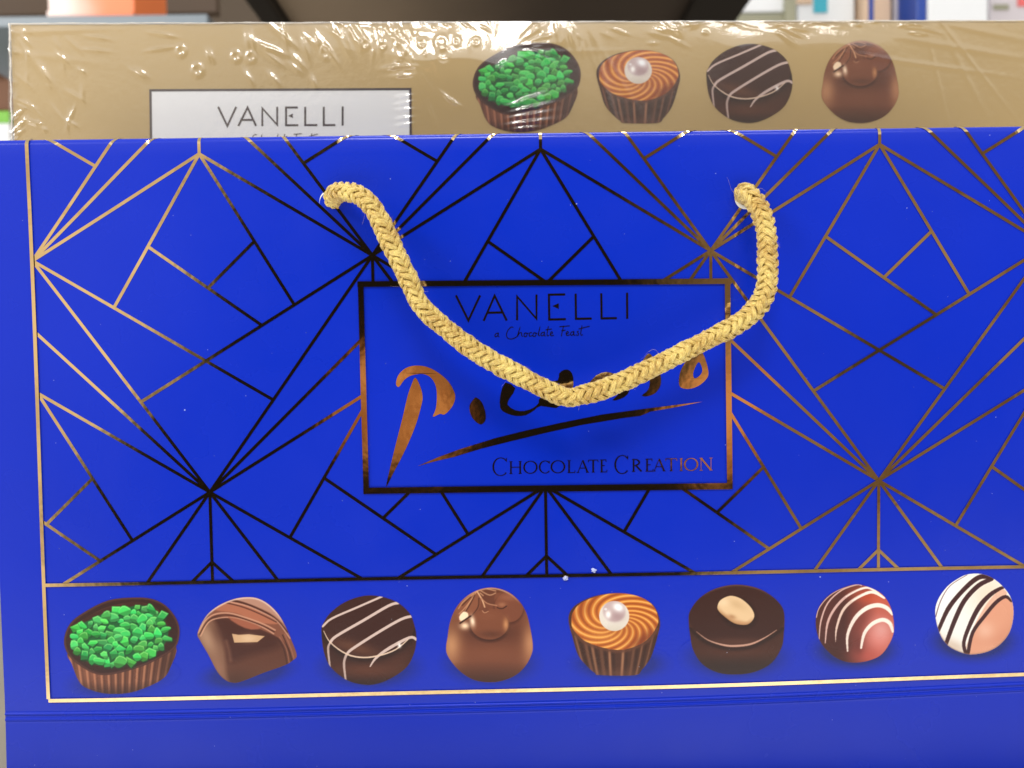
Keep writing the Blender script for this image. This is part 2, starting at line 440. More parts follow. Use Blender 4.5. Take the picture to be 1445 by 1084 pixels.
# ------------------------------------------------------------------ painted chocolates
class Paint:
    def __init__(s, x0, y0, x1, y1, cell=0.7):
        s.nx = int((x1-x0)/cell)+1; s.ny = int((y1-y0)/cell)+1
        s.X, s.Y = np.meshgrid(np.linspace(x0, x1, s.nx), np.linspace(y0, y1, s.ny))
        s.c = np.zeros((s.ny, s.nx, 3)); s.a = np.zeros((s.ny, s.nx)); s.ins = None
    def zoom(s, ox, oy, k): s.ox, s.oy, s.k = ox, oy, k; s.x = (s.X-ox)*k; s.y = (s.Y-oy)*k   # local drawing units
    def over(s, mask, col, clip=None):
        m_ = np.clip(mask, 0, 1)
        if clip is not None: m_ = m_*clip
        col = np.asarray(col, float)/255.0
        a0 = s.a; a1 = m_+a0*(1-m_)
        s.c = (col*m_[..., None]+s.c*(a0*(1-m_))[..., None])/np.maximum(a1, 1e-6)[..., None]; s.a = a1
    def poly(s, pts, soft=5., smooth=4):
        p = spl(pts, smooth) if smooth else np.array(pts, float)
        x, y = s.x, s.y; D = np.full(x.shape, 1e18); sg_ = np.zeros(x.shape, bool)
        for i in range(len(p)):
            a, b_ = p[i], p[(i+1) % len(p)]; e_ = b_-a; L2 = e_@e_
            if L2 < 1e-9: continue
            t = np.clip(((x-a[0])*e_[0]+(y-a[1])*e_[1])/L2, 0, 1)
            D = np.minimum(D, (x-a[0]-t*e_[0])**2+(y-a[1]-t*e_[1])**2)
            cnd = (a[1] > y) != (b_[1] > y)
            if abs(e_[1]) > 1e-9: sg_ ^= cnd & (x < a[0]+(y-a[1])*e_[0]/e_[1])
        d = np.sqrt(D)*np.where(sg_, 1, -1); s.last = d
        return np.clip(.5+d/soft, 0, 1)
    def line(s, pts, w, soft=5., smooth=4):
        p = spl(pts, smooth, False) if smooth else np.array(pts, float)
        ws = np.interp(np.linspace(0, 1, len(p)), np.linspace(0, 1, np.size(w)), np.atleast_1d(w)) if np.size(w) > 1 else np.full(len(p), float(w))
        out = np.zeros(s.x.shape)
        for i in range(len(p)-1):
            a, b_ = p[i], p[i+1]; e_ = b_-a; L2 = max(e_@e_, 1e-9)
            t = np.clip(((s.x-a[0])*e_[0]+(s.y-a[1])*e_[1])/L2, 0, 1)
            d = np.hypot(s.x-a[0]-t*e_[0], s.y-a[1]-t*e_[1])
            out = np.maximum(out, np.clip(.5+(ws[i]/2-d)/soft, 0, 1))
        return out
    def ell(s, cx, cy, rx, ry, ang=0, soft=.06):
        c_, n_ = math.cos(math.radians(ang)), math.sin(math.radians(ang))
        dx, dy = s.x-cx, s.y-cy; p, q = dx*c_+dy*n_, -dx*n_+dy*c_
        return np.clip(.5+(1-np.hypot(p/rx, q/ry))/soft, 0, 1)
    def glow(s, cx, cy, rx, ry, ang=0):
        c_, n_ = math.cos(math.radians(ang)), math.sin(math.radians(ang))
        dx, dy = s.x-cx, s.y-cy; p, q = dx*c_+dy*n_, -dx*n_+dy*c_
        return np.exp(-((p/rx)**2+(q/ry)**2))
    def nz(s, k, seed=0, amp=1.):
        r = np.random.default_rng(seed); o = np.zeros(s.x.shape)
        for _ in range(10):
            th = r.uniform(0, 6.28); f = k*r.uniform(.6, 1.6); o += np.sin((s.x*math.cos(th)+s.y*math.sin(th))*f+r.uniform(0, 6.28))
        return amp*o/5
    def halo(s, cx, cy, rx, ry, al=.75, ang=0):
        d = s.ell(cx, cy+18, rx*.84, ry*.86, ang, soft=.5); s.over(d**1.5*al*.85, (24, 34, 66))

def p_green(z):
    z.halo(620, 850, 580, 190, .6, -8)
    cup = z.poly([(120,600),(150,720),(220,890),(310,960),(480,1005),(680,1000),(850,950),(1010,870),(1085,770),(1145,540),(900,400),(400,400)])
    z.over(cup, (104,62,46))
    ph = (z.x-60*((z.y-700)/300)*((z.x-600)/-500))/71.0
    st_ = np.clip(np.cos(ph*2*math.pi)*1.8-.55, 0, 1)
    z.over(st_*.75, (184,124,92), cup); z.over(np.clip(-np.cos(ph*2*math.pi+.7)*1.6-.8, 0, 1)*.55, (62,34,28), cup)
    z.over(np.clip((z.y-900+.00025*(z.x-560)**2)/110, 0, 1)*.75, (48,28,24), cup); z.over(z.glow(1080,760,120,260)*.6, (50,28,24), cup)
    z.over(z.glow(330,800,160,120)*.3, (190,120,90), cup)
    rim = z.poly([(75,500),(130,340),(270,225),(500,112),(750,85),(920,100),(1050,165),(1150,290),(1182,420),(1140,565),(1000,662),(820,745),(570,815),(400,822),(250,752),(120,640)])
    ed = z.last; z.over(rim, (52,28,25)); z.over(np.exp(-((ed-10)/9)**2)*.5, (112,70,60), rim)
    inn = z.poly([(133,500),(148,370),(270,290),(440,195),(600,150),(780,125),(950,185),(1050,300),(1082,430),(1030,560),(900,655),(750,712),(540,748),(340,732),(210,640),(150,560)])
    z.over(inn, (62,34,28)); z.over(z.line([(180,330),(300,240),(480,165),(620,140)], 30, 30)*.7, (92,54,44), inn); z.over(z.line([(830,130),(950,180),(1050,290)], 12, 12)*.6, (100,58,46), inn)
    r = np.random.default_rng(5)
    base = z.poly([(150,470),(170,380),(300,310),(480,230),(620,200),(800,160),(960,210),(1040,320),(1072,430),(1020,555),(890,645),(740,700),(540,738),(350,720),(215,630),(160,550)], 10)
    z.over(base, (26,90,46))
    pts = []
    for _ in range(6000):
        x = r.uniform(140, 1075); y = r.uniform(150, 735)
        i = int(np.clip((y/z.k+z.oy-z.Y[0, 0])/(z.Y[1, 0]-z.Y[0, 0]), 0, z.ny-1)); j = int(np.clip((x/z.k+z.ox-z.X[0, 0])/(z.X[0, 1]-z.X[0, 0]), 0, z.nx-1))
        if base[i, j] > .9 and all((x-q[0])**2+(y-q[1])**2 > 58**2 for q in pts): pts.append((x, y))
    pts.sort(key=lambda q: q[1]+r.uniform(-50, 50))
    X0, Y0, x0_, y0_ = z.X, z.Y, z.x, z.y
    full_c, full_a = z.c, z.a
    for x, y in pts:
        R0 = r.uniform(42, 72); th0 = r.uniform(0, 6.28); n = r.integers(4, 7); asp = r.uniform(.55, .9); rt = r.uniform(0, 3.14)
        j0 = np.searchsorted(x0_[0], x-100); j1 = np.searchsorted(x0_[0], x+100); i0 = np.searchsorted(y0_[:, 0], y-100); i1 = np.searchsorted(y0_[:, 0], y+100)
        z.x, z.y = x0_[i0:i1, j0:j1], y0_[i0:i1, j0:j1]; z.c, z.a = full_c[i0:i1, j0:j1], full_a[i0:i1, j0:j1]
        A_ = [th0+6.283*k/n+r.uniform(-.35, .35) for k in range(n)]
        pl = [(R0*r.uniform(.78, 1.12)*math.cos(t), asp*R0*r.uniform(.78, 1.12)*math.sin(t)) for t in A_]
        pl = [(x+px*math.cos(rt)-py*math.sin(rt), y+px*math.sin(rt)+py*math.cos(rt)) for px, py in pl]
        z.over(z.poly([(px+5, py+11) for px, py in pl], 14, 2)*.6, (14,64,32))
        g = r.uniform(.72, 1.12); top = np.array((58, 192, 88))*g+np.array((r.uniform(-8, 26), r.uniform(0, 20), r.uniform(-8, 14)))
        m_ = z.poly(pl, 7, int(r.integers(1, 3))); dd = z.last
        z.over(m_, top*.72)
        cut = r.uniform(.1, .7); z.over(np.clip(.5-((z.y-y)-R0*asp*cut*.6+.35*(z.x-x)*r.uniform(-1, 1))/10, 0, 1), np.clip(top, 0, 235), m_)
        z.over(np.exp(-((dd-8)/6)**2)*np.clip(-(z.y-y)/25, 0, 1)*.6, (150,232,128), m_)
        full_c[i0:i1, j0:j1], full_a[i0:i1, j0:j1] = z.c, z.a
    z.x, z.y, z.c, z.a = x0_, y0_, full_c, full_a
def p_wedge(z):
    z.halo(610, 790, 520, 175, .7, -8)
    o = z.poly([(130,430),(200,280),(300,185),(440,115),(570,88),(690,95),(800,150),(900,250),(970,370),(1025,500),(1075,640),(1040,690),(960,740),(760,810),(570,885),(480,905),(400,880),(320,800),(230,630),(155,500)], 6)
    ed = z.last
    z.over(o, (90,52,40)); z.over(np.clip((z.y-560)/300, 0, 1)*.5, (104,64,48), o); z.over(z.glow(480,900,240,110)*.55, (58,36,30), o)
    z.over(z.poly([(280,300),(400,275),(640,380),(870,430),(900,560),(640,640),(430,700),(370,500)], 90)*.85, (66,34,28), o)
    lf_ = z.poly([(130,430),(160,350),(280,300),(380,560),(400,800),(420,900),(330,820),(230,640)], 46)
    z.over(lf_, (122,84,66), o); z.over(z.glow(215,470,80,190,-24)*.8, (178,140,112), o); z.over(z.glow(330,770,60,120,-20)*.45, (165,120,96), o); z.over(z.glow(330,420,60,120,-20)*.5, (76,44,36), o)
    z.over(z.line([(405,510),(430,600),(445,690)], 26, 36)*.5, (140,96,76), o)
    band = z.poly([(150,420),(290,190),(440,110),(620,80),(800,140),(930,280),(1080,640),(1060,720),(990,560),(890,470),(720,390),(500,300),(330,270),(220,310)], 12)
    z.over(band, (126,76,58), o)
    z.over(z.poly([(300,195),(380,145),(470,130),(660,190),(880,320),(850,345),(680,320),(500,240),(330,215)], 16), (170,104,78), o)
    z.over(z.poly([(480,105),(600,85),(740,110),(860,210),(940,330),(820,240),(640,160)], 20), (178,132,112), o)
    for L, w, c in (([(430,112),(560,140),(720,205),(860,285),(985,420)], 20, (66,34,28)), ([(450,135),(600,170),(760,240),(890,320),(1010,480)], 12, (198,148,124)), ([(400,138),(560,180),(720,245),(880,325)], 12, (74,40,32)),
                    ([(138,425),(200,315),(290,250),(430,238),(600,285),(760,345),(868,402)], 14, (204,150,122)), ([(150,440),(215,330),(300,268),(440,258),(600,305),(750,362),(860,418)], 12, (72,38,30)),
                    ([(160,455),(230,330),(330,285),(480,283),(640,330),(760,380),(855,437)], 12, (206,152,124)),
                    ([(890,480),(950,580),(985,740)], 12, (66,36,30)), ([(910,470),(975,580),(1005,725)], 10, (150,98,76)), ([(940,450),(1000,590),(1030,700)], 12, (62,34,28)), ([(960,440),(1020,580),(1050,690)], 10, (150,100,80))):
        z.over(z.line(L, w, 8)*.85, c, o)
    z.over(z.poly([(420,275),(600,318),(740,378),(640,396),(520,352)], 14, 2), (156,90,68), o)
    z.over(z.poly([(458,435),(520,446),(620,441),(770,460),(700,516),(480,520)], 6, 0), (204,164,124), o); z.over(z.glow(610,480,70,40)*.5, (232,200,164), o)
    z.over(np.exp(-((ed-6)/9)**2)*np.clip((420-z.y)/200, 0, 1)*.9, (226,196,182), o)
def p_disc(z):
    z.halo(620, 800, 560, 250, .7)
    o = z.poly([(157,480),(175,410),(240,310),(380,205),(560,145),(720,150),(880,205),(1000,310),(1050,430),(1068,550),(1050,680),(980,820),(850,920),(700,985),(560,995),(400,950),(250,830),(180,680)], 6)
    z.over(o, (62,34,28)); z.over(np.clip((z.y-880)/110+((z.x-610)/560)**2*.5, 0, 1)*.7, (38,26,25), o)
    z.over(z.glow(600,855,330,75)*.75, (98,56,40), o); z.over(z.glow(890,760,140,110,-30)*.4, (92,52,38), o)
    top = z.poly([(165,455),(245,315),(380,208),(560,146),(720,151),(880,206),(1000,310),(1045,430),(1030,510),(990,562),(870,660),(720,716),(560,737),(400,702),(245,592),(182,500)], 8)
    z.over(np.exp(-(z.last/45)**2)*(z.y > 450)*.75, (34,20,19), o)
    z.over(top, (60,32,27)); z.over(z.glow(480,640,260,60,16)*.6, (116,74,52), top)
    c = (208,184,174)
    z.over(z.line([(172,435),(260,360),(500,255),(740,150)], 20), c, o)
    z.over(z.line([(245,588),(300,530),(560,380),(800,240),(895,212)], 26), c, o)
    z.over(z.line([(405,700),(450,655),(700,495),(920,370),(1025,340)], 26), c, o)
    z.over(z.line([(625,820),(680,740),(800,650),(1000,545),(1065,562)], [12,24,30,26,24]), c, o)
    z.over(z.line([(243,592),(222,650),(240,822)], [20,20,14])*.85, c, o); z.over(z.line([(398,705),(374,790),(390,945)], [24,22,16])*.85, c, o)
    z.over(z.line([(180,480),(245,592),(400,702),(560,735),(720,714),(870,658),(985,565)], [6,10,14,14,14,12,8]), (224,196,172), o)
    z.over(z.glow(905,620,18,24), (255,250,245), o)
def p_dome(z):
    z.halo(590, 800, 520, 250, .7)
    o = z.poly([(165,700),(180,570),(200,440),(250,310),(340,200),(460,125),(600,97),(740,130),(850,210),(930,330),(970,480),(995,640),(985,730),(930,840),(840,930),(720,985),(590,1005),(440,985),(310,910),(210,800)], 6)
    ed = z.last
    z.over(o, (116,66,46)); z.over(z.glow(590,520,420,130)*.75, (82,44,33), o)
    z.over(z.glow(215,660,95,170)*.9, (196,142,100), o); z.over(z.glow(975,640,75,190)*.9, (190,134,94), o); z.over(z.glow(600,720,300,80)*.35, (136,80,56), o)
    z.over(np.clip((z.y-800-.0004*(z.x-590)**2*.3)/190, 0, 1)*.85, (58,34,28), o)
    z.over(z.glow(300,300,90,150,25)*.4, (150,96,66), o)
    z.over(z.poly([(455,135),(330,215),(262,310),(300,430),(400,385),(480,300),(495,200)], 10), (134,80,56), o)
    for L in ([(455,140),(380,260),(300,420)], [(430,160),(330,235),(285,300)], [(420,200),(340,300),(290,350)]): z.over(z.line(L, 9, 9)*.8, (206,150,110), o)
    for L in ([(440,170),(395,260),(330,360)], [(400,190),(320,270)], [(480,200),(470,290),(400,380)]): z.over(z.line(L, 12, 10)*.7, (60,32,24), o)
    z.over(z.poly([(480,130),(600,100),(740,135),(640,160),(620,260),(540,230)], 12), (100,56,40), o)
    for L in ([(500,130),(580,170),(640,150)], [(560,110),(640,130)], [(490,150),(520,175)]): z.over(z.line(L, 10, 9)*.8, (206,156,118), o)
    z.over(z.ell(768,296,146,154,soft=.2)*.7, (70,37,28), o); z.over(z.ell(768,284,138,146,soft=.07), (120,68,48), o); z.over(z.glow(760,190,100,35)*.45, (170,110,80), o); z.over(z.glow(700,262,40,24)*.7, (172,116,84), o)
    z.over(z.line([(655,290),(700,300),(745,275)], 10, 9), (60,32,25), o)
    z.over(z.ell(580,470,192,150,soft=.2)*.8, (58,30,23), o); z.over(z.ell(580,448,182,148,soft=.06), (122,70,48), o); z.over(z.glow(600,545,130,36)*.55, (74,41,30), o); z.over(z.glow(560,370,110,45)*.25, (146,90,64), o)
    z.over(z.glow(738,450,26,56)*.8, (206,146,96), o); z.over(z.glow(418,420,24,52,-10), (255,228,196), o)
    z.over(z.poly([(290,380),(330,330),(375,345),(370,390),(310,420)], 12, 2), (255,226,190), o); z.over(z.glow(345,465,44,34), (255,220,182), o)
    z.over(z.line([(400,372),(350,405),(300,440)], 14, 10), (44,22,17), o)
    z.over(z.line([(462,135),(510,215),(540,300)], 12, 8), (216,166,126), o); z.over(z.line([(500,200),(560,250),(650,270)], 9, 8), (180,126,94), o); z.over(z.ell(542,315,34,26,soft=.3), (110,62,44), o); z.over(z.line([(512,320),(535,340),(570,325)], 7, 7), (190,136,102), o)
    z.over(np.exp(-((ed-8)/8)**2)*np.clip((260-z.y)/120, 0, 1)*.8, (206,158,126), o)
def p_swirl(z):
    z.halo(640, 800, 520, 190, .7)
    cup = z.poly([(150,420),(168,320),(250,240),(400,175),(600,145),(800,170),(960,260),(1025,420),(1000,560),(960,700),(920,790),(850,880),(780,932),(450,932),(400,910),(330,850),(240,740),(190,580)], 6)
    z.over(cup, (74,44,33))
    for x, w, g in ((215,16,.7),(300,26,.4),(360,26,.75),(450,30,.3),(535,22,1),(680,24,1),(790,24,.35),(870,14,.7),(955,10,.6)):
        lean = (x-600)*-.28
        z.over(z.line([(x, 560), (x+lean*.5, 760), (x+lean, 935)], w, 16, 3)*g*.8, (176,124,90), cup)
        z.over(z.line([(x+34, 560), (x+34+lean*.5, 760), (x+34+lean, 935)], 24, 26, 3)*.6, (44,25,20), cup)
    z.over(z.glow(600,920,320,50)*.4, (120,76,56), cup)
    top = z.poly([(180,440),(190,340),(260,250),(400,185),(560,152),(700,152),(850,190),(960,270),(1005,380),(990,470),(900,590),(760,665),(620,690),(450,660),(300,600),(200,500)], 7)
    ed = z.last
    z.over(np.exp(-((ed+14)/16)**2)*(z.y > 480)*.9, (96,58,42), cup)
    z.over(top, (206,118,46))
    dx, dy = (z.x-600)/410, (z.y-410)/275; rho = np.hypot(dx, dy); th = np.arctan2(dy, dx)
    ph = 14*(th+.30*np.sin(th-.5)-2.1*rho)+.5*np.sin(3*th+1)
    s_ = np.sin(ph)
    z.over(np.clip(-s_*1.4-.1, 0, 1)*.85, (152,72,30), top); z.over(np.clip(s_*1.7-.75, 0, 1)*.95, (246,186,98), top)
    z.over(z.glow(870,590,150,60,-35)*.85, (122,56,30), top); z.over(z.glow(300,290,150,70,-40)*.35, (140,66,30), top)
    z.over(z.glow(600,420,230,130)*.35, (228,150,70), top); z.over(z.glow(480,560,160,60)*.3, (250,190,100), top)
    z.over(z.glow(640,480,170,80)*.35, (150,76,34), top)
    pe = z.ell(587,366,143,142,soft=.06); z.over(pe, (226,218,206)); z.over(z.glow(587,490,130,40)*.6, (206,196,178), pe); z.over(z.ell(587,318,108,104,soft=.22)*.9, (190,166,166), pe); z.over(z.glow(620,370,70,50)*.6, (160,130,132), pe)
    z.over(z.glow(625,282,48,36,25)*1.2, (252,254,255), pe); z.over(z.glow(530,352,26,36)*1.1, (255,252,248), pe); z.over(z.ell(505,300,14,12,soft=.5)*.8, (235,230,230), pe)
def p_nut(z):
    z.halo(600, 800, 570, 250, .7)
    o = z.poly([(143,470),(160,380),(250,260),(400,170),(600,132),(800,165),(950,250),(1040,350),(1062,450),(1056,600),(1036,730),(940,880),(780,966),(600,992),(425,974),(275,892),(186,755),(158,620)], 6)
    ed = z.last
    z.over(o, (66,37,29)); z.over(np.clip((z.y-760-.0001*(z.x-600)**2)/150, 0, 1)*.8, (44,32,29), o); z.over(z.glow(620,780,360,60)*.5, (88,50,37), o)
    top = z.poly([(145,450),(165,375),(250,262),(400,172),(600,134),(800,167),(950,252),(1040,352),(1058,450),(1040,520),(980,572),(870,640),(740,700),(600,720),(480,710),(330,660),(220,580),(160,500)], 10)
    z.over(top, (58,31,26)); z.over(z.glow(600,680,340,40)*.5, (104,66,50), top)
    z.over(np.exp(-((z.last+26)/22)**2)*(z.y > 540)*.7, (36,21,19), o)
    z.over(z.line([(220,582),(330,662),(480,710),(600,718),(740,700),(870,642),(985,568)], [4,10,18,20,18,10,4], 8), (196,150,130), o)
    z.over(np.exp(-((ed-8)/8)**2)*np.clip((260-z.y)/100, 0, 1)*.5, (120,84,76), o)
    z.over(z.ell(610,400,195,140,30,soft=.3)*.6, (34,18,16), top)
    n = z.poly([(420,340),(450,280),(540,240),(640,265),(730,340),(772,420),(750,480),(690,516),(580,500),(480,430),(430,380)], 7); d = z.last
    z.over(n, (228,194,150)); z.over(np.clip((40-d)/60, 0, 1)*np.clip(((z.y-380)-(z.x-600)*.35)/90, 0, 1), (150,92,52), n); z.over(z.glow(600,320,110,40,25)*.5, (196,160,116), n); z.over(z.glow(480,300,60,40)*.5, (246,220,182), n); z.over(z.glow(560,440,40,20,20)*.5, (140,84,46), n)
    z.over(z.glow(640,490,60,20,15)*.5, (196,146,104), n)
def p_redball(z):
    z.halo(590, 770, 470, 220, .85)
    o = z.poly([(208,560),(225,420),(300,300),(430,215),(590,168),(720,195),(850,265),(930,390),(962,560),(940,690),(850,830),(740,890),(600,916),(470,900),(350,830),(250,710)], 6)
    t = np.clip((z.x-480+.45*(420-z.y)*0)/330, 0, 1)
    z.over(o, (72,37,33)); z.over(t, (176,82,66), o); z.over(z.glow(760,300,210,70,12)*.75, (206,92,62), o); z.over(z.glow(700,280,60,50)*.6, (176,62,34), o)
    z.over(z.glow(330,440,90,260,18)*.5, (96,48,44), o); z.over(z.glow(450,860,220,110)*.5, (58,30,27), o); z.over(z.glow(820,660,170,210)*.8, (228,140,132), o); z.over(z.glow(840,600,90,90)*.5, (222,176,170), o)
    z.over(z.glow(700,850,160,80)*.7, (188,84,74), o); z.over(z.glow(640,520,70,130,30)*.55, (116,52,46), o); z.over(z.glow(620,740,50,110)*.6, (96,42,38), o)
    P_, Wt = (212,172,162), (250,240,226)
    z.over(z.line([(215,480),(240,395),(320,295),(430,222),(580,174)], [10,9,8,7,6], 6), P_, o)
    z.over(z.line([(242,690),(258,520),(325,345),(455,225),(600,172),(650,180)], [8,15,14,12,12,8], 6), P_, o)
    z.over(z.line([(300,725),(322,540),(390,400),(500,285),(640,212),(740,208),(870,300)], [10,22,24,24,22,20,14], 6), P_, o)
    z.over(z.line([(500,285),(640,212),(740,208),(870,300)], [6,18,20,12], 8)*.9, Wt, o)
    z.over(z.line([(400,715),(408,590),(465,425),(560,325),(690,255),(770,245),(860,295)], [4,20,26,28,28,24,14], 7), (226,196,180), o); z.over(z.line([(560,325),(690,255),(770,245),(860,295)], [8,24,24,14], 8), Wt, o)
    z.over(z.line([(515,805),(515,650),(585,495),(690,400),(800,368),(890,395),(945,455)], [14,28,38,42,40,36,16], 8), (240,222,210), o); z.over(z.line([(600,480),(690,400),(800,366),(890,390),(945,455)], [8,30,34,30,12], 10), Wt, o)
    z.over(z.line([(645,775),(675,640),(750,548),(850,508),(920,540),(950,620)], [20,32,36,38,36,18], 8), (244,228,216), o); z.over(z.line([(690,610),(760,540),(850,506),(925,545)], [10,26,28,20], 10), Wt, o)
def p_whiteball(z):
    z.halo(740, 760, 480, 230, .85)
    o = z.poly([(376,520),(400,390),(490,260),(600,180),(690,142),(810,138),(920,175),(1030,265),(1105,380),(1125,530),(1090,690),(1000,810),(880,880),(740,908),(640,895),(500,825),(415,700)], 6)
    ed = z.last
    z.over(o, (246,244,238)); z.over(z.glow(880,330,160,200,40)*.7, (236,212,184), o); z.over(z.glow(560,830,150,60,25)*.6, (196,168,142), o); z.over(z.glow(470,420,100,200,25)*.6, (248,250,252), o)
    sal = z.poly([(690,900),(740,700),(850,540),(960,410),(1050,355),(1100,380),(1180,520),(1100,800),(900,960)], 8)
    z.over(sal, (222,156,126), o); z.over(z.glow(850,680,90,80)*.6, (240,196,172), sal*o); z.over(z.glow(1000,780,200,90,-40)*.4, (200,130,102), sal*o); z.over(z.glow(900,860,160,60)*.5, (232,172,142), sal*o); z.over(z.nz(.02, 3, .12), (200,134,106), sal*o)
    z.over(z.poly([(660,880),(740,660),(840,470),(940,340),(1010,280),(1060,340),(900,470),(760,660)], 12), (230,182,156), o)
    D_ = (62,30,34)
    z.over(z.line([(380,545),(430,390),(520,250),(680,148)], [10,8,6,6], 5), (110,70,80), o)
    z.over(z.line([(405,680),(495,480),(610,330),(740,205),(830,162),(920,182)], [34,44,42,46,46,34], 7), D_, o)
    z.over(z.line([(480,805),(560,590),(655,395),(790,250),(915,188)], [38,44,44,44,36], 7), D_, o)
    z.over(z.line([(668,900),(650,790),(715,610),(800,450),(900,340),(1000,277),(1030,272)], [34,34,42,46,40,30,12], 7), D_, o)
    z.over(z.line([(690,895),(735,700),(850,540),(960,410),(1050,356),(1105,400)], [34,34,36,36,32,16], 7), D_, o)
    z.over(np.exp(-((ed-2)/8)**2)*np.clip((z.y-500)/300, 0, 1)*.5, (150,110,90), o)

K_ = 1220/180.
PAINTS = {'green': (p_green, (80, 830), (84, 836, 264, 996)), 'wedge': (p_wedge, (260, 830), (262, 838, 432, 984)), 'disc': (p_disc, (430, 820), (436, 832, 606, 984)),
          'dome': (p_dome, (605, 815), (612, 820, 768, 984)), 'swirl': (p_swirl, (780, 815), (790, 830, 952, 974)), 'nut': (p_nut, (950, 805), (954, 815, 1124, 970)),
          'red': (p_redball, (1120, 800), (1132, 814, 1284, 962)), 'white': (p_whiteball, (1265, 790), (1300, 802, 1445+6, 944))}
def printed(key, fn, m, parent, label, scale=None, halo=True):
    f, (ox, oy), (x0, y0, x1, y1) = PAINTS[key]
    z = Paint(x0, y0, x1, y1); z.zoom(ox, oy, K_)
    if not halo: z.halo = lambda *a, **k: None
    f(z)
    X, Y = z.X, z.Y
    if scale: (sx, sy), (tx, ty), kx, ky = scale; X = tx+(X-sx)*kx; Y = ty+(Y-sy)*ky
    keep = (z.a[:-1,:-1]+z.a[1:,1:]+z.a[:-1,1:]+z.a[1:,:-1])/4 > .03
    pts = fn(X, Y)
    me, used = grid_mesh('printed_chocolate', pts, keep)
    at = me.color_attributes.new('print', 'FLOAT_COLOR', 'POINT')
    col = np.concatenate([lin(np.clip(z.c, 0, 1)*255), z.a[..., None]], -1).reshape(-1, 4)[used]
    at.data.foreach_set('color', col.astype(np.float32).ravel())
    return obj('printed_chocolate', me, m, parent, label)
def on_bag(X, Y): u, v = uv(X, Y); return S(u, v, 0.00005)
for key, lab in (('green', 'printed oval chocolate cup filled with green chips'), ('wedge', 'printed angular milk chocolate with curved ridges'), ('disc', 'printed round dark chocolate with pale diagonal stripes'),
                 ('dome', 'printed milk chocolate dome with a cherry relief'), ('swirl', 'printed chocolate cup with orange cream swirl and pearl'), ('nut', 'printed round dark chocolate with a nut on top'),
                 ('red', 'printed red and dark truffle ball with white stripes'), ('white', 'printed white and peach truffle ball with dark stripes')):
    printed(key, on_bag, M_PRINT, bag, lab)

# ------------------------------------------------------------------ rope handle and eyelets
path = [(472,304,.016),(470,286,.003),(475,273,-.004),(490,271,-.0085),(511,278,-.011),(531,301,-.012),(549,338,-.012),(578,398,-.0122),(594,431,-.0125),(632,466,-.013),(678,500,-.0135),(733,530,-.014),(776,552,-.0148),(800,561,-.015),(824,557,-.015),(852,549,-.0148),(897,530,-.0142),(944,507,-.0135),(991,483,-.013),(1038,459,-.0125),(1066,436,-.012),(1081,408,-.012),(1083,366,-.0115),(1081,325,-.011),(1072,296,-.009),(1060,278,-.0065),(1050,273,-.001),(1046,282,.012)]
cp = np.array([P(x, y, w) for x, y, w in path])
cp = spl(cp, 24, False)
ds = np.concatenate([[0], np.cumsum(np.linalg.norm(np.diff(cp, axis=0), axis=1))]); LEN = ds[-1]
RO = 0.00230; NS = 6; PITCH = 0.0160; s0 = PITCH/(2*NS)
n = int(LEN/s0*6); ss = np.linspace(0, LEN, n)
cen = np.stack([np.interp(ss, ds, cp[:, i]) for i in range(3)], -1)
ker = np.ones(13)/13
cen = np.stack([np.convolve(np.pad(cen[:, i], 6, mode='edge'), ker, 'valid') for i in range(3)], -1)
tan = np.gradient(cen, axis=0); tan /= np.linalg.norm(tan, axis=1)[:, None]
nrm = np.zeros_like(tan); nrm[0] = np.cross(tan[0], [1, 0, 0]); nrm[0] /= np.linalg.norm(nrm[0])
for i in range(1, n):
    q = nrm[i-1]-tan[i]*(nrm[i-1]@tan[i]); nrm[i] = q/np.linalg.norm(q)
bin_ = np.cross(tan, nrm)
swell = 1+.03*np.sin(ss*420)+.045*np.sin(ss*131+1)+.02*np.sin(ss*900)
rv, rf, ruv = [], [], []
SEC = 20
AMP = 0.00060
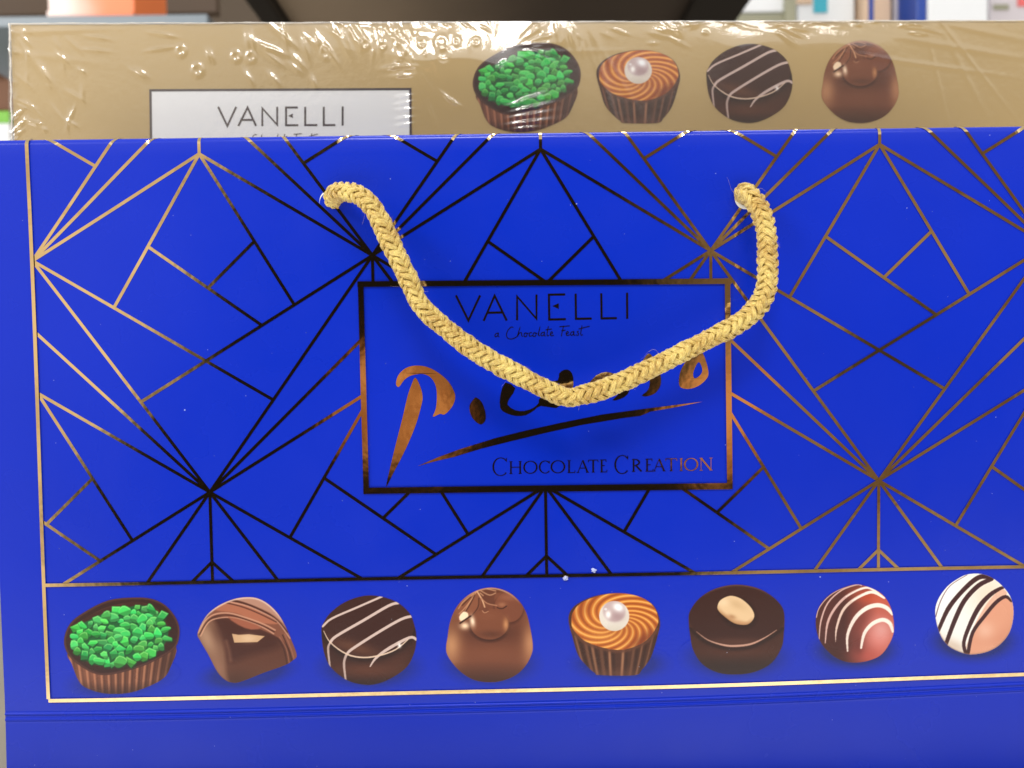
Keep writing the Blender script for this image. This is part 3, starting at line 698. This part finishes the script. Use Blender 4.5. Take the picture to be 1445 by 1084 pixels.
for k in range(2*NS):
    cw = k < NS; kk = k % NS; sgn = 1 if cw else -1
    jit = .16*np.sin(ss*260+k*2.1)+.13*np.sin(ss*610+k*1.3)+.12*np.sin(ss*1500+k*4)
    th = 2*math.pi*kk/NS+sgn*2*math.pi*ss/PITCH+jit*.6
    q = ss/s0
    ph = 2*math.pi*((q+2*kk-.5) if cw else (2*kk-q-.5))/4
    rr = (RO+(AMP if cw else -AMP)*np.cos(ph))*swell
    dirv = nrm*np.cos(th)[:, None]+bin_*np.sin(th)[:, None]
    pc = cen+dirv*rr[:, None]
    tv = np.gradient(pc, axis=0); tv /= np.linalg.norm(tv, axis=1)[:, None]
    sv = np.cross(tv, dirv); sv /= np.linalg.norm(sv, axis=1)[:, None]; ov = np.cross(sv, tv)
    wid = .00085*(1+.14*np.sin(ss*500+k*1.7)+.08*np.sin(ss*1300+k)); thk = .00054
    b0 = len(rv)
    for j in range(SEC):
        a = 2*math.pi*j/SEC
        lobe = 1+.15*math.cos(5*a+k)
        ring_ = pc+sv*(wid*math.cos(a)*lobe)[:, None]+ov*(thk*math.sin(a)*lobe)
        rv.extend(ring_)
    # index = b0 + j*n + i
    for j in range(SEC):
        j2 = (j+1) % SEC
        i = np.arange(n-1)
        f_ = np.stack([b0+j*n+i, b0+j*n+i+1, b0+j2*n+i+1, b0+j2*n+i], -1); rf.append(f_)
        u_ = ss/0.004; va, vb = j/SEC, (j+1)/SEC
        ruv.append(np.stack([np.stack([u_[:-1]+k*3.7, np.full(n-1, va)], -1), np.stack([u_[1:]+k*3.7, np.full(n-1, va)], -1), np.stack([u_[1:]+k*3.7, np.full(n-1, vb)], -1), np.stack([u_[:-1]+k*3.7, np.full(n-1, vb)], -1)], 1))
rf = np.concatenate(rf); ruv = np.concatenate(ruv)
rv = np.array(rv)
# inner core
core = []
for j in range(10):
    a = 2*math.pi*j/10; core.append(cen+(nrm*math.cos(a)+bin_*math.sin(a))*(RO*.80))
b0 = len(rv); rv = np.concatenate([rv, np.concatenate(core)])
cf = []
for j in range(10):
    j2 = (j+1) % 10; i = np.arange(n-1); cf.append(np.stack([b0+j*n+i, b0+j*n+i+1, b0+j2*n+i+1, b0+j2*n+i], -1))
cf = np.concatenate(cf); rf = np.concatenate([rf, cf]); ruv = np.concatenate([ruv, np.zeros((len(cf), 4, 2))])
# stray fibres
def hair(p0, d, L, curl):
    global rv, rf, ruv
    m_ = 16; t = np.linspace(0, 1, m_); d = d/np.linalg.norm(d); s1 = np.cross(d, [0, 1, 0]); s1 /= max(1e-6, np.linalg.norm(s1))
    c = p0+d*(L*t)[:, None]+s1*(curl*L*np.sin(t*3.6+random.random()))[:, None]
    r = 0.000028*(1-.5*t)
    ring_ = [c+r[:, None]*np.array([math.cos(a), math.sin(a)*.6, math.sin(a)]) for a in (0, 2.1, 4.2)]
    b0 = len(rv); rv = np.concatenate([rv]+ring_); i = np.arange(m_-1); ff = []
    for j in range(3):
        j2 = (j+1) % 3; ff.append(np.stack([b0+j*m_+i, b0+j*m_+i+1, b0+j2*m_+i+1, b0+j2*m_+i], -1))
    ff = np.concatenate(ff); rf = np.concatenate([rf, ff]); ruv = np.concatenate([ruv, np.full((len(ff), 4, 2), .5)])
for _ in range(26):
    i = random.randrange(60, n-60); th = random.uniform(0, 6.28); dv = nrm[i]*math.cos(th)+bin_[i]*math.sin(th)
    hair(cen[i]+dv*(RO+.0003), dv*random.uniform(.3, 1)+tan[i]*random.uniform(-1, 1), random.uniform(.0015, .006), random.uniform(-.45, .45))
me = bpy.data.meshes.new('rope_handle')
me.vertices.add(len(rv)); me.vertices.foreach_set('co', rv.astype(np.float32).ravel())
me.loops.add(len(rf)*4); me.loops.foreach_set('vertex_index', rf.astype(np.int32).ravel())
me.polygons.add(len(rf)); me.polygons.foreach_set('loop_start', np.arange(0, len(rf)*4, 4, dtype=np.int32))
me.update(calc_edges=True); ul = me.uv_layers.new(name='UVMap'); ul.data.foreach_set('uv', ruv.astype(np.float32).ravel())
me.polygons.foreach_set('use_smooth', np.ones(len(rf), bool))
obj('rope_handle', me, M_ROPE, bag)
M_HOLE = simple('hole_dark', (40, 38, 36), .8)
for x, y, r0 in ((468.5, 287, .0037), (1052, 280, .0024)):
    u, v = uv(x, y); r1 = r0+.0012
    bm = bmesh.new(); N_ = 40
    prof = [(r0-.0008, .0003), (r0, -.00008), (r0+.0004, -.00022), (r1-.0004, -.00018), (r1, 0.00002)]
    rings = [[bm.verts.new(tuple(W(u+r*math.cos(6.2832*k/N_), v+r*math.sin(6.2832*k/N_), w))) for k in range(N_)] for r, w in prof]
    for i in range(len(prof)-1):
        for k in range(N_): bm.faces.new((rings[i][k], rings[i][(k+1) % N_], rings[i+1][(k+1) % N_], rings[i+1][k]))
    bmesh.ops.recalc_face_normals(bm, faces=bm.faces)
    ey = bm_obj('eyelet', bm, M_IN, bag, smooth=True)
    bm = bmesh.new(); ring_ = [bm.verts.new(tuple(W(u+r0*math.cos(6.2832*k/N_), v+r0*math.sin(6.2832*k/N_), -.00009))) for k in range(N_)]
    bm.faces.new(ring_); bm_obj('hole_shade', bm, M_HOLE, ey)  # dark disc laid on the paper for the shade inside the opening

# ================================================================== GOLD BOX
WB = 0.060
BPHI = -0.0086
box = thing('chocolate_box', 'pale gold chocolate box in wrinkled clear film standing behind the blue bag', 'box')
M_GOLD = paper('gold_card', GOLDP, 0.42, specks=False, spec=.4)
M_GPRINT = paper('gold_card_print', GOLDP, 0.42, attr=True, specks=False, spec=.4)
tl = P(14, 34, WB); tr_ = P(1440, 30, WB)
BX0, BX1, BZ = float(tl[0]), float(tl[0])+0.43, float(tl[2])
bm = bmesh.new(); box_bm(bm, 0, BX1-BX0, WB, WB+.045, -(BZ-.0062), 0, .0006)
bmesh.ops.rotate(bm, verts=bm.verts, cent=(0, 0, 0), matrix=Matrix.Rotation(-BPHI, 3, 'Y')); bmesh.ops.translate(bm, verts=bm.verts, vec=(BX0, 0, BZ))
bm_obj('carton', bm, M_GOLD, box)
def BF(off):
    def f(u, v, o): return W(u, v, WB-o-off)
    return f
class BFlat(Flat): w = WB
M_LABEL = simple('label_white', (236, 238, 240), .5, var=.03); M_INK = simple('dark_ink', (62, 50, 56), .45, var=.1)
lp = BFlat(BF(0), .00010); lp.poly([(213, 128), (579, 126), (580, 300), (216, 300)]); LBL = lp.build('label_panel', M_LABEL, box)
lk = BFlat(BF(0), .00016); lk.line([(214.5, 300), (212.5, 127.8), (579, 126), (580.5, 300)], 3.4); lk.build('label_border', M_INK, LBL)
ll = BFlat(BF(0), .00016); w_ = 2.9
strokes(ll, [([(308, 151), (321, 178), (333.5, 151)], w_), ([(336.5, 178), (349.5, 152), (361.5, 178)], w_), ([(342, 169.5), (356.5, 169.5)], w_), ([(370.3, 178.3), (370.3, 153), (391.3, 176.5), (391.3, 151)], w_),
    ([(420.5, 152), (403.8, 152), (403.8, 177), (421, 177)], w_), ([(430.8, 151), (430.8, 176.8), (448, 176.8)], w_), ([(457, 151), (457, 176.8), (473.5, 176.8)], w_), ([(483.6, 150.5), (483.6, 177.5)], w_)])
ll.poly([(406.8, 163.8), (413.4, 160.6), (413.4, 167)]); ll.build('brand_lettering', M_INK, LBL)
lt = BFlat(BF(0), .00016); tagline(lt, 345, 203, .78, .9, 1.2); lt.build('tagline_lettering', M_INK, LBL)
def on_box(X, Y): u, v = uv(X, Y, WB); return W(u, v, WB-.00008)
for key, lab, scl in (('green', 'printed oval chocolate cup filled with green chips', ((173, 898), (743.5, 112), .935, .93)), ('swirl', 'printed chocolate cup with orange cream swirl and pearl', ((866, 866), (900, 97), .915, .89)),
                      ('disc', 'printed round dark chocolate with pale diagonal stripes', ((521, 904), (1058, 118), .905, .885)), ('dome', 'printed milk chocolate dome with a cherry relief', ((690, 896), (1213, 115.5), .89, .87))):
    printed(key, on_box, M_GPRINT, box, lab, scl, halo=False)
# --- shrink film: a clear skin with pinched wrinkles
m, nt, b = mat('clear_film'); M_FILM = m
nt.n.remove(b); outn = nt.n['Material Output']
tr = nt.new('ShaderNodeBsdfTransparent'); gl = nt.new('ShaderNodeBsdfGlossy'); gl.inputs['Roughness'].default_value = 0.07
g2 = nt.new('ShaderNodeBsdfGlossy'); g2.inputs['Roughness'].default_value = 0.34; gm = nt.new('ShaderNodeMixShader'); gm.inputs[0].default_value = .45
fr = nt.new('ShaderNodeLayerWeight'); fr.inputs['Blend'].default_value = .5
bp = nt.new('ShaderNodeBump'); bp.inputs['Strength'].default_value = .2; bp.inputs['Distance'].default_value = .0006
co = objco(nt); nt.put(bp.inputs['Height'], nt.noise(co, 260, 4, .6)); nt.l.new(bp.outputs[0], gl.inputs['Normal']); nt.l.new(gl.outputs[0], gm.inputs[1]); nt.l.new(g2.outputs[0], gm.inputs[2])
mx = nt.new('ShaderNodeMixShader'); nt.put(mx.inputs[0], nt.m('ADD', nt.m('MULTIPLY', nt.m('POWER', fr.outputs['Facing'], 3.0),   .6), .155, clamp=True)); nt.l.new(tr.outputs[0], mx.inputs[1]); nt.l.new(gm.outputs[0], mx.inputs[2]); nt.l.new(mx.outputs[0], outn.inputs[0])
cx_ = np.linspace(13, 1500, 1240); cy_ = np.concatenate([np.linspace(31, 200, 150), np.linspace(204, 420, 30)])
FX, FY = np.meshgrid(cx_, cy_)
Hh = np.zeros(FX.shape)
def ridge(x, y, L, w, ang, h):
    a = math.radians(ang); dx, dy = FX-x, FY-y; L *= 1.1; w *= 1.25; p_ = dx*math.cos(a)+dy*math.sin(a); q_ = -dx*math.sin(a)+dy*math.cos(a)
    global Hh
    Hh += h*np.exp(-(p_/L)**2-(q_/w)**2)
def bub(x, y, r, h):                          # ring-shaped pinch
    global Hh
    d = np.hypot(FX-x, (FY-y)*.85); Hh += h*np.exp(-((d-r)/(.33*r+.8))**2)
H1 = .00062
for x, y, L, w, a, h in ((65,103,12,2.2,65,.8),(195,103,10,2,35,.7),(203,102,8,2,40,.6),(140,52,12,2,10,.5),(137,70,14,2,5,.5),(232,48,14,2,10,.7),(228,68,14,2,-8,.6),(38,55,10,2,50,.7),(42,75,24,3,60,.5),(60,95,30,4,55,.5),
        (350,58,12,2.4,80,.9),(357,56,12,2.4,80,.9),(373,66,16,3,35,1),(380,78,18,3,35,1),(388,70,16,3,25,1),(352,108,9,2.4,60,1),(387,110,9,2.6,50,1),(398,48,22,3,40,1),(402,45,20,2.6,80,1.2),(300,78,7,2,75,.8),(295,78,7,2,75,.8),
        (432,66,14,3,75,1.2),(463,70,20,3,55,1.2),(421,85,12,3,50,1),(418,96,10,3,40,.8),(444,115,7,2,70,.8),(560,98,14,2.4,-4,1),(572,98,14,2,2,1),(572,110,12,2,0,1),(572,138,9,2,-5,.9),(572,147,9,2,-8,.9),(572,156,9,2,0,.9),(572,168,9,2,-5,.9),(572,177,9,2,-8,.9),
        (745,144,20,2.6,-16,1.4),(748,154,20,2.6,-14,1.4),(744,164,20,2.6,-10,1.4),(743,174,20,2.6,-8,1.4),(747,140,16,2,-22,1),(740,182,14,2.4,-6,1.2),(750,50,16,2.6,-40,1.3),(758,58,16,2.6,-20,1.3),(755,66,16,2.6,-8,1.2),(752,76,12,2.4,5,1.1),(748,44,18,2.6,-45,1.2),(708,95,6,2.6,-40,1.2),
        (632,140,12,2,40,.7),(640,146,10,2,30,.7),(610,160,26,2,70,.35),(935,45,10,3,10,1),(940,40,8,3,40,1),(955,48,7,4,60,1.4),(1110,40,14,2.2,10,1),(1115,50,14,2.2,25,1),(1105,58,12,2.2,40,.9),(1120,45,18,2.2,5,1),(1290,38,16,2.2,5,1),(1293,44,14,2.2,8,1),(1292,50,10,2.2,5,.9),
        (25,162,9,2,-45,1),(27,178,12,2,-45,1),(24,190,10,2,-40,1),(50,172,8,1.8,5,.8),(480,55,22,3,60,1),(488,48,22,3,70,1),(498,50,18,3,60,1),(508,44,18,3,55,1),(536,48,20,3,85,1),(545,46,20,3,80,1),(562,62,22,3,50,1.2),(570,55,22,3,55,1.2),(578,46,20,3,70,1.2),(795,46,18,3,80,1),(805,52,16,3,70,1),(785,44,14,3,85,1)):
    ridge(x, y, L, w, a, H1*h)
for x, y, r, h in ((257,71,6,1),(280,98,7,1),(334,79,6,1),(355,80,6,.8),(517,64,6,1),(541,67,5,1),(461,75,7,1),(596,64,5,1),(624,64,9,1),(627,82,8,1),(645,62,5,.9),(672,62,5,.9),(566,74,9,.9),(568,97,9,.8)): bub(x, y, r*.9, H1*h*.6)
rr_ = np.random.default_rng(3)
for _ in range(95):
    t = rr_.random()
    x = rr_.choice([rr_.uniform(15, 120), rr_.uniform(420, 830), rr_.uniform(820, 1330)], p=[.22, .43, .35]); y = 33+abs(rr_.normal(0, 22 if x < 830 else 12)) if x > 120 else rr_.uniform(45, 190)
    ridge(x, y, rr_.uniform(4, 14), rr_.uniform(1.5, 3), rr_.uniform(20, 110) if x < 830 else rr_.uniform(-20, 40), H1*rr_.uniform(.2, .7))
for _ in range(22):
    x = rr_.choice([15, 580, 830, 1330]); ridge(x+rr_.normal(0, 30), rr_.uniform(35, 120), rr_.uniform(40, 110), rr_.uniform(2, 4), rr_.choice([rr_.uniform(-12, 14), rr_.uniform(50, 80)]), H1*rr_.uniform(.12, .3))
# the skin is drawn in over the top edge, so it leans back there
g1 = np.exp(-(np.abs(FX-632)/175)**2.6); g2 = np.exp(-(np.abs(FX-1125)/190)**2.6)
def wave(k, sd):
    r = np.random.default_rng(sd); o = np.zeros(FX.shape)
    for _ in range(9):
        a = r.uniform(-.6, .6); f_ = k*r.uniform(.5, 1.8); o += np.sin((FX*math.cos(a)+FY*math.sin(a))*f_+r.uniform(0, 6.28))
    return o/4.
yend = 33+(47+18*wave(.03, 1))*g1+(24+8*wave(.04, 2))*g2
slope = (.205*np.maximum(g1, g2)*(1+.20*wave(.05, 3))+.02)/(1+np.exp(-(yend-FY)/7.))+.055*np.maximum(g2, .7*g1)/(1+np.exp((FY-140)/14.))
dyp = np.gradient(FY, axis=0)*.00028
bul = np.cumsum(slope*dyp, axis=0)*np.exp(-np.maximum(FY-yend-10, 0)/70.)
edge = np.exp(-((FX-15.5)/1.8)**2)
Hh = Hh+bul
fu, fv = uv(FX, FY+3-4.6*(FX-14)/1426, WB)
pts = W(fu, fv, WB-np.maximum(.0007+Hh, .00025))
me, _ = grid_mesh('shrink_film', pts); FILM = obj('shrink_film', me, M_FILM, box)
m, nt, b = mat('film_edge_glint'); M_GLINT = m
b.inputs['Base Color'].default_value = (.86, .83, .76, 1); b.inputs['Roughness'].default_value = .15; b.inputs['Alpha'].default_value = .8  # whitish colour paints the highlight along the folded film edge
def tube(pts, r, bm):
    N_ = 8; rings = []
    for i, p in enumerate(pts):
        a = Vector(pts[max(i-1, 0)]); c_ = Vector(pts[min(i+1, len(pts)-1)]); t_ = (c_-a).normalized(); u_ = t_.cross(Vector((0, 1, 0))).normalized(); w_2 = t_.cross(u_)
        rr2 = r*(1+.35*math.sin(i*1.7)*math.sin(i*.6))
        rings.append([bm.verts.new(Vector(p)+(u_*math.cos(6.2832*k/N_)+w_2*math.sin(6.2832*k/N_))*rr2) for k in range(N_)])
    for i in range(len(rings)-1):
        for k in range(N_): bm.faces.new((rings[i][k], rings[i][(k+1) % N_], rings[i+1][(k+1) % N_], rings[i+1][k]))
bm = bmesh.new()
tube([P(13.4+(y-34)*.024+.5*math.sin(y*.16), y, WB-.0006) for y in np.linspace(33, 330, 90)], .00036, bm)
tube([P(x, 33.4-4.6*(x-14)/1426+.3*math.sin(x*.05), WB-.0004) for x in np.linspace(13, 1500, 200)], .00022, bm)
bm_obj('film_edge_glint', bm, M_GLINT, FILM, smooth=True)

# ================================================================== SETTING
def struct(o): o['kind'] = 'structure'; return o
M_SHELF = simple('shelf_enamel', (150, 146, 136), .45, var=.12, scale=9)
bm = bmesh.new(); box_bm(bm, -.75, .85, -.05, 1.3, -.02, 0, .002); struct(bm_obj('shelf_surface', bm, M_SHELF))
M_WALL = simple('back_wall', (88, 76, 63), .8, var=.2, scale=3)
bm = bmesh.new(); box_bm(bm, -2.5, 2.5, 2.0, 2.05, -1.0, 2.5); struct(bm_obj('wall', bm, M_WALL))

def px_box(name, x0, x1, y0, y1, w, depth, m, parent=None, label=None, bev=.002):
    a = P(x0, y1, w); b_ = P(x1, y0, w); bm = bmesh.new()
    box_bm(bm, float(a[0]), float(b_[0]), w, w+depth, float(a[2]), float(b_[2]), bev)
    return bm_obj(name, bm, m, parent, label)
M_STEEL = simple('steel_grey_blue', (128, 140, 150), .4, var=.06); M_OR = simple('orange_card', (240, 128, 74), .35, var=.1); M_PK = simple('pale_pink_card', (246, 222, 214), .35, var=.04)
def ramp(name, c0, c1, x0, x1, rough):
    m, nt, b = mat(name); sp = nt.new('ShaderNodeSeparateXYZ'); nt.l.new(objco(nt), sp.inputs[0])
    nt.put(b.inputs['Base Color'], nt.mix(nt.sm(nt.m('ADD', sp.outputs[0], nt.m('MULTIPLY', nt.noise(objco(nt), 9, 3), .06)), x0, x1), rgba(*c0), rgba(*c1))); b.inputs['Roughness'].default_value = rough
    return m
M_BRN = simple('brown_panel', (84, 68, 54), .7, var=.15, scale=8); M_DK = simple('dark_enamel', (24, 21, 18), .5, var=.2); M_UND = simple('brown_enamel', (150, 132, 112), .6, var=.3, scale=5)
M_WH = simple('white_card', (232, 236, 240), .4, var=.03); M_OLV = simple('olive_steel', (150, 150, 128), .45); M_TEAL = simple('teal_card', (60, 176, 200), .4); M_BL = simple('blue_card', (40, 72, 160), .4); M_PEA = simple('peach_card', (214, 186, 160), .5); M_LIL = simple('lilac_card', (206, 200, 206), .5)
M_GRN = simple('green_plastic', (120, 190, 60), .4); M_MINT = simple('mint_card', (120, 170, 140), .5); M_BOXB = simple('brown_card', (120, 84, 62), .7); M_RED = simple('red_card', (225, 110, 110), .4)

t = thing('wall_shelf', 'blue grey steel shelf edge under the orange carton at far left', 'shelf')
px_box('shelf_board', -140, 292, 19.5, 28, .75, .30, M_STEEL, t); px_box('shelf_lip', -140, 292, 20.5, 40, .742, .006, M_STEEL, t, bev=.001)
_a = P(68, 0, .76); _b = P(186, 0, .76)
M_OR = ramp('orange_card_sheen', (250, 226, 218), (242, 130, 74), float(_a[0])+.03, float(_b[0])-.01, .35)  # pale end paints a glossy reflection into the orange card
t = thing('orange_carton', 'orange carton with a painted pale sheen on the blue grey shelf', 'carton')
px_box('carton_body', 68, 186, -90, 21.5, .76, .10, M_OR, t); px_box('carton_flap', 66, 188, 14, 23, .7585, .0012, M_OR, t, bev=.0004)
px_box('shelf_back', -200, 300, -160, 24, 1.12, .02, M_BRN); tag(bpy.data.objects['shelf_back'], 'dull brown back panel behind the orange carton', 'panel')
# overhead shelf, seen from below
t = thing('overhead_shelf', 'dark brown overhead shelf seen from below above the gold box', 'shelf')
zc = float(M[2, 3]); zs = zc+.40
bm = bmesh.new(); box_bm(bm, -.262, .242, .30, .95, zs, zs+.02); bm_obj('shelf_board', bm, ramp('brown_enamel_shaded', (158, 140, 120), (66, 56, 48), -.20, .10, .6), t)  # pale-to-dark ramp paints the light falling off across the underside
bm = bmesh.new(); box_bm(bm, -.290, -.264, .30, 1.0, zs-.012, zs+.03, .003); bm_obj('side_rail', bm, M_DK, t)
bm = bmesh.new(); box_bm(bm, .205, .268, .30, 1.0, zs-.010, zs+.02, .002); bm_obj('side_rail', bm, M_DK, t)
# right-hand rack
t = thing('display_rack', 'olive grey rack shelf with an upright behind the gold box at right', 'rack')
px_box('rack_shelf', 985, 1118, 18.5, 60, .80, .18, M_OLV, t); px_box('upright', 1109, 1124, -120, 60, .79, .02, M_OLV, t)
px_box('white_tray', 1016, 1108, -70, 18, .80, .12, M_WH); tag(bpy.data.objects['white_tray'], 'white tray carton standing on the olive rack shelf', 'carton')
t = thing('teal_white_packet', 'white packet with a teal patch right of the rack upright', 'packet')
px_box('packet_body', 1126, 1206, -60, 60, .86, .06, M_WH, t); px_box('packet_patch', 1148, 1168, -50, 18, .8585, .001, M_TEAL, t, bev=.0003); px_box('packet_flap', 1118, 1146, -60, 6, .8580, .001, M_PEA, t, bev=.0003)
t = thing('striped_carton', 'narrow peach carton with a dark blue stripe between white packets', 'carton')
px_box('carton_body', 1220, 1258, -60, 60, .84, .08, M_PEA, t); px_box('blue_stripe', 1226, 1233, -55, 55, .8385, .001, M_BL, t, bev=.0003)
o = px_box('lilac_carton', 1261, 1294, -60, 60, .85, .08, M_LIL); tag(o, 'pale lilac carton left of the blue edged white carton', 'carton')
o = px_box('dark_gap_slab', 1206, 1220, -60, 60, .87, .03, M_DK, bev=.004); tag(o, 'dark narrow pack in the shaded gap between the teal marked packet and the striped carton', 'slab')  # dark piece put in for the shade between the neighbours
t = thing('white_carton', 'large white carton with a blue edge at far right behind the gold box', 'carton')
px_box('carton_body', 1309, 1395, -60, 60, .80, .10, M_WH, t); px_box('blue_edge', 1293, 1308.5, -60, 60, .80, .10, M_BL, t)
t = thing('grey_packet', 'light grey packet with a red corner at the far right edge', 'packet')
px_box('packet_body', 1397, 1480, -60, 60, .83, .08, M_LIL, t); px_box('red_corner', 1436, 1475, -50, 9, .8285, .001, M_RED, t, bev=.0003); px_box('grey_print', 1380+22, 1424, 6, 14, .8285, .001, M_OLV, t, bev=.0003)
o = px_box('rack_back', 1000, 1560, -200, 80, 1.15, .02, M_DK); tag(o, 'dark back panel behind the white cartons at right', 'panel')
# left edge, seen past the gold box
o = px_box('mint_packet', -60, 11, 28, 47, .95, .04, M_MINT); tag(o, 'mint green packet at the left edge beside the gold box top', 'packet')
o = px_box('brown_carton', -90, 30, 92, 155, 1.0, .10, M_BOXB); tag(o, 'brown cardboard carton at the left edge beside the gold box', 'carton')
t = thing('green_white_packet', 'bright green and white packet at the left edge just above the blue bag', 'packet')
px_box('packet_body', -70, 14, 172, 260, .80, .05, M_WH, t); px_box('green_band', -69, 13, 156, 175, .7985, .052, M_GRN, t)
o = px_box('dark_gap_block', -120, 40, 46, 92, .97, .12, M_DK); tag(o, 'dark block put in for the shaded gap between mint packet and brown carton at left edge', 'filler')  # dark block added where only a shaded gap lies
# two crumbs of clear plastic on the bag
M_CR = simple('clear_crumb', (170, 180, 225), .2, var=.2)
for i, (x, y, lab) in enumerate(((838, 805, 'tiny clear plastic crumb on the bag above the lower foil line'), (798, 816, 'tiny clear plastic crumb on the bag just below the lower foil line'))):
    bm = bmesh.new(); bmesh.ops.create_icosphere(bm, subdivisions=2, radius=.0009)
    for v in bm.verts: v.co *= random.uniform(.6, 1.15)
    o = bm_obj('plastic_crumb', bm, M_CR); c_ = P(x, y, -.0006); o.location = [float(q) for q in c_]; o.scale = (1.1, .6, .9)
    tag(o, lab, 'crumb', 'plastic crumbs on the bag')

# ================================================================== LIGHT
def area(name, loc, target, sx, sy, power, col):
    L = bpy.data.lights.new(name, 'AREA'); L.shape = 'RECTANGLE'; L.size = sx; L.size_y = sy; L.energy = power; L.color = col
    o = bpy.data.objects.new(name, L); COL.objects.link(o); o.location = loc
    o.rotation_euler = (Vector(target)-Vector(loc)).to_track_quat('-Z', 'Y').to_euler(); return o
area('ceiling_lamp', (-.16, -1.05, 1.50), (0, 0, .1), .55, .32, 13.5, (1, .965, .92))
area('ceiling_lamp_right', (.52, -1.05, 1.50), (0, 0, .1), .5, .30, 4.5, (1, .965, .92))
area('side_fill_lamp', (-1.5, -.55, 1.25), (0, 0, .15), 1.3, .25, 17, (1, .965, .92))  # unseen lamp added at left to brighten the film edge and bag
area('ceiling_lamp_rear', (.2, .55, 1.9), (0, .9, .2), 1.4, .5, 13, (1, .965, .92))

wld = bpy.data.worlds.new('World'); sc.world = wld; wld.use_nodes = True
nt = NT(wld.node_tree); bg = nt.n['Background']
g = nt.new('ShaderNodeTexCoord').outputs['Generated']
sep = nt.new('ShaderNodeSeparateXYZ'); nt.l.new(g, sep.inputs[0])
dx, dy, dz = sep.outputs
front = nt.m('MAXIMUM', nt.m('MULTIPLY', dy, -1), 0.04)
tx = nt.m('DIVIDE', dx, front); tz = nt.m('DIVIDE', dz, front)
n1 = nt.m('SUBTRACT', nt.noise(g, 4, 2, .45), .5); n2 = nt.m('SUBTRACT', nt.noise(g, 6, 2, .45, .3), .5)
tx = nt.m('ADD', tx, nt.m('MULTIPLY', n1, .12)); tz = nt.m('ADD', tz, nt.m('MULTIPLY', n2, .10))
def tpx(x, y):
    d = ray(x, y); return float(d[0]/d[2]), float(-d[1]/d[2])
def blob(px, py, rx, ry, soft):               # 1 inside, 0 outside; sizes in photo pixels
    cx, cz = tpx(px, py)
    q = nt.m('SQRT', nt.m('ADD', nt.m('POWER', nt.m('ABSOLUTE', nt.m('DIVIDE', nt.m('SUBTRACT', tx, cx), rx/F)), 2.4), nt.m('POWER', nt.m('ABSOLUTE', nt.m('DIVIDE', nt.m('SUBTRACT', tz, cz), ry/F)), 2.4)))
    return nt.m('SUBTRACT', 1.0, nt.sm(q, 1-soft, 1+soft))
isf = nt.sm(dy, .05, -.12); LOW = nt.sm(tz, -.38, -.50)
leftness = nt.sm(tx, .15, -.45)
vr = nt.sm(nt.noise(g, 7, 3, .5, .8), .36, .64)
base = nt.mix(leftness, nt.mix(vr, (.13, .085, .05, 1), (.36, .27, .17, 1)), nt.mix(vr, (.58, .48, .36, 1), (.92, .80, .62, 1)))
base = nt.mix(nt.sm(tz, -.24, -.40), base, nt.mix(nt.noise(g, 7, 2), (.58, .47, .33, 1), (.92, .82, .66, 1)))
base = nt.mix(nt.m('MULTIPLY', nt.sm(tz, .30, .52), isf), base, (1.0, .99, .98, 1))
base = nt.mix(nt.sm(dz, .45, .7), base, (.55, .54, .52, 1))
base = nt.mix(nt.m('MULTIPLY', LOW, isf), base, (1.9, 1.85, 1.8, 1))
c = base
dk = (.010, .008, .007, 1)
c = nt.mix(nt.m('MULTIPLY', blob(600, 440, 375, 300, .16), isf), c, dk)
c = nt.mix(nt.m('MULTIPLY', blob(585, 690, 520, 205, .14), isf), c, dk)
c = nt.mix(nt.m('MULTIPLY', blob(1250, 500, 120, 100, .5), nt.m('MULTIPLY', isf, .9)), c, (.03, .025, .02, 1))
c = nt.mix(nt.m('MULTIPLY', blob(572, 590, 88, 92, .3), isf), c, nt.mix(nt.sm(nt.noise(g, 16, 3, .5, 1.0), .35, .65), (.26, .10, .038, 1), (.74, .37, .17, 1)))
c = nt.mix(nt.m('MULTIPLY', blob(1020, 575, 60, 85, .35), isf), c, nt.mix(nt.sm(nt.noise(g, 14, 3, .5, 1.0), .35, .65), (.24, .10, .04, 1), (.70, .35, .16, 1)))
nt.put(bg.inputs[0], c); bg.inputs[1].default_value = 1.0

# ================================================================== RENDER
sc.render.engine = 'CYCLES'
sc.view_settings.view_transform = 'Standard'; sc.view_settings.look = 'None'; sc.view_settings.exposure = 0; sc.view_settings.gamma = 1
sc.cycles.max_bounces = 8; sc.cycles.transparent_max_bounces = 12
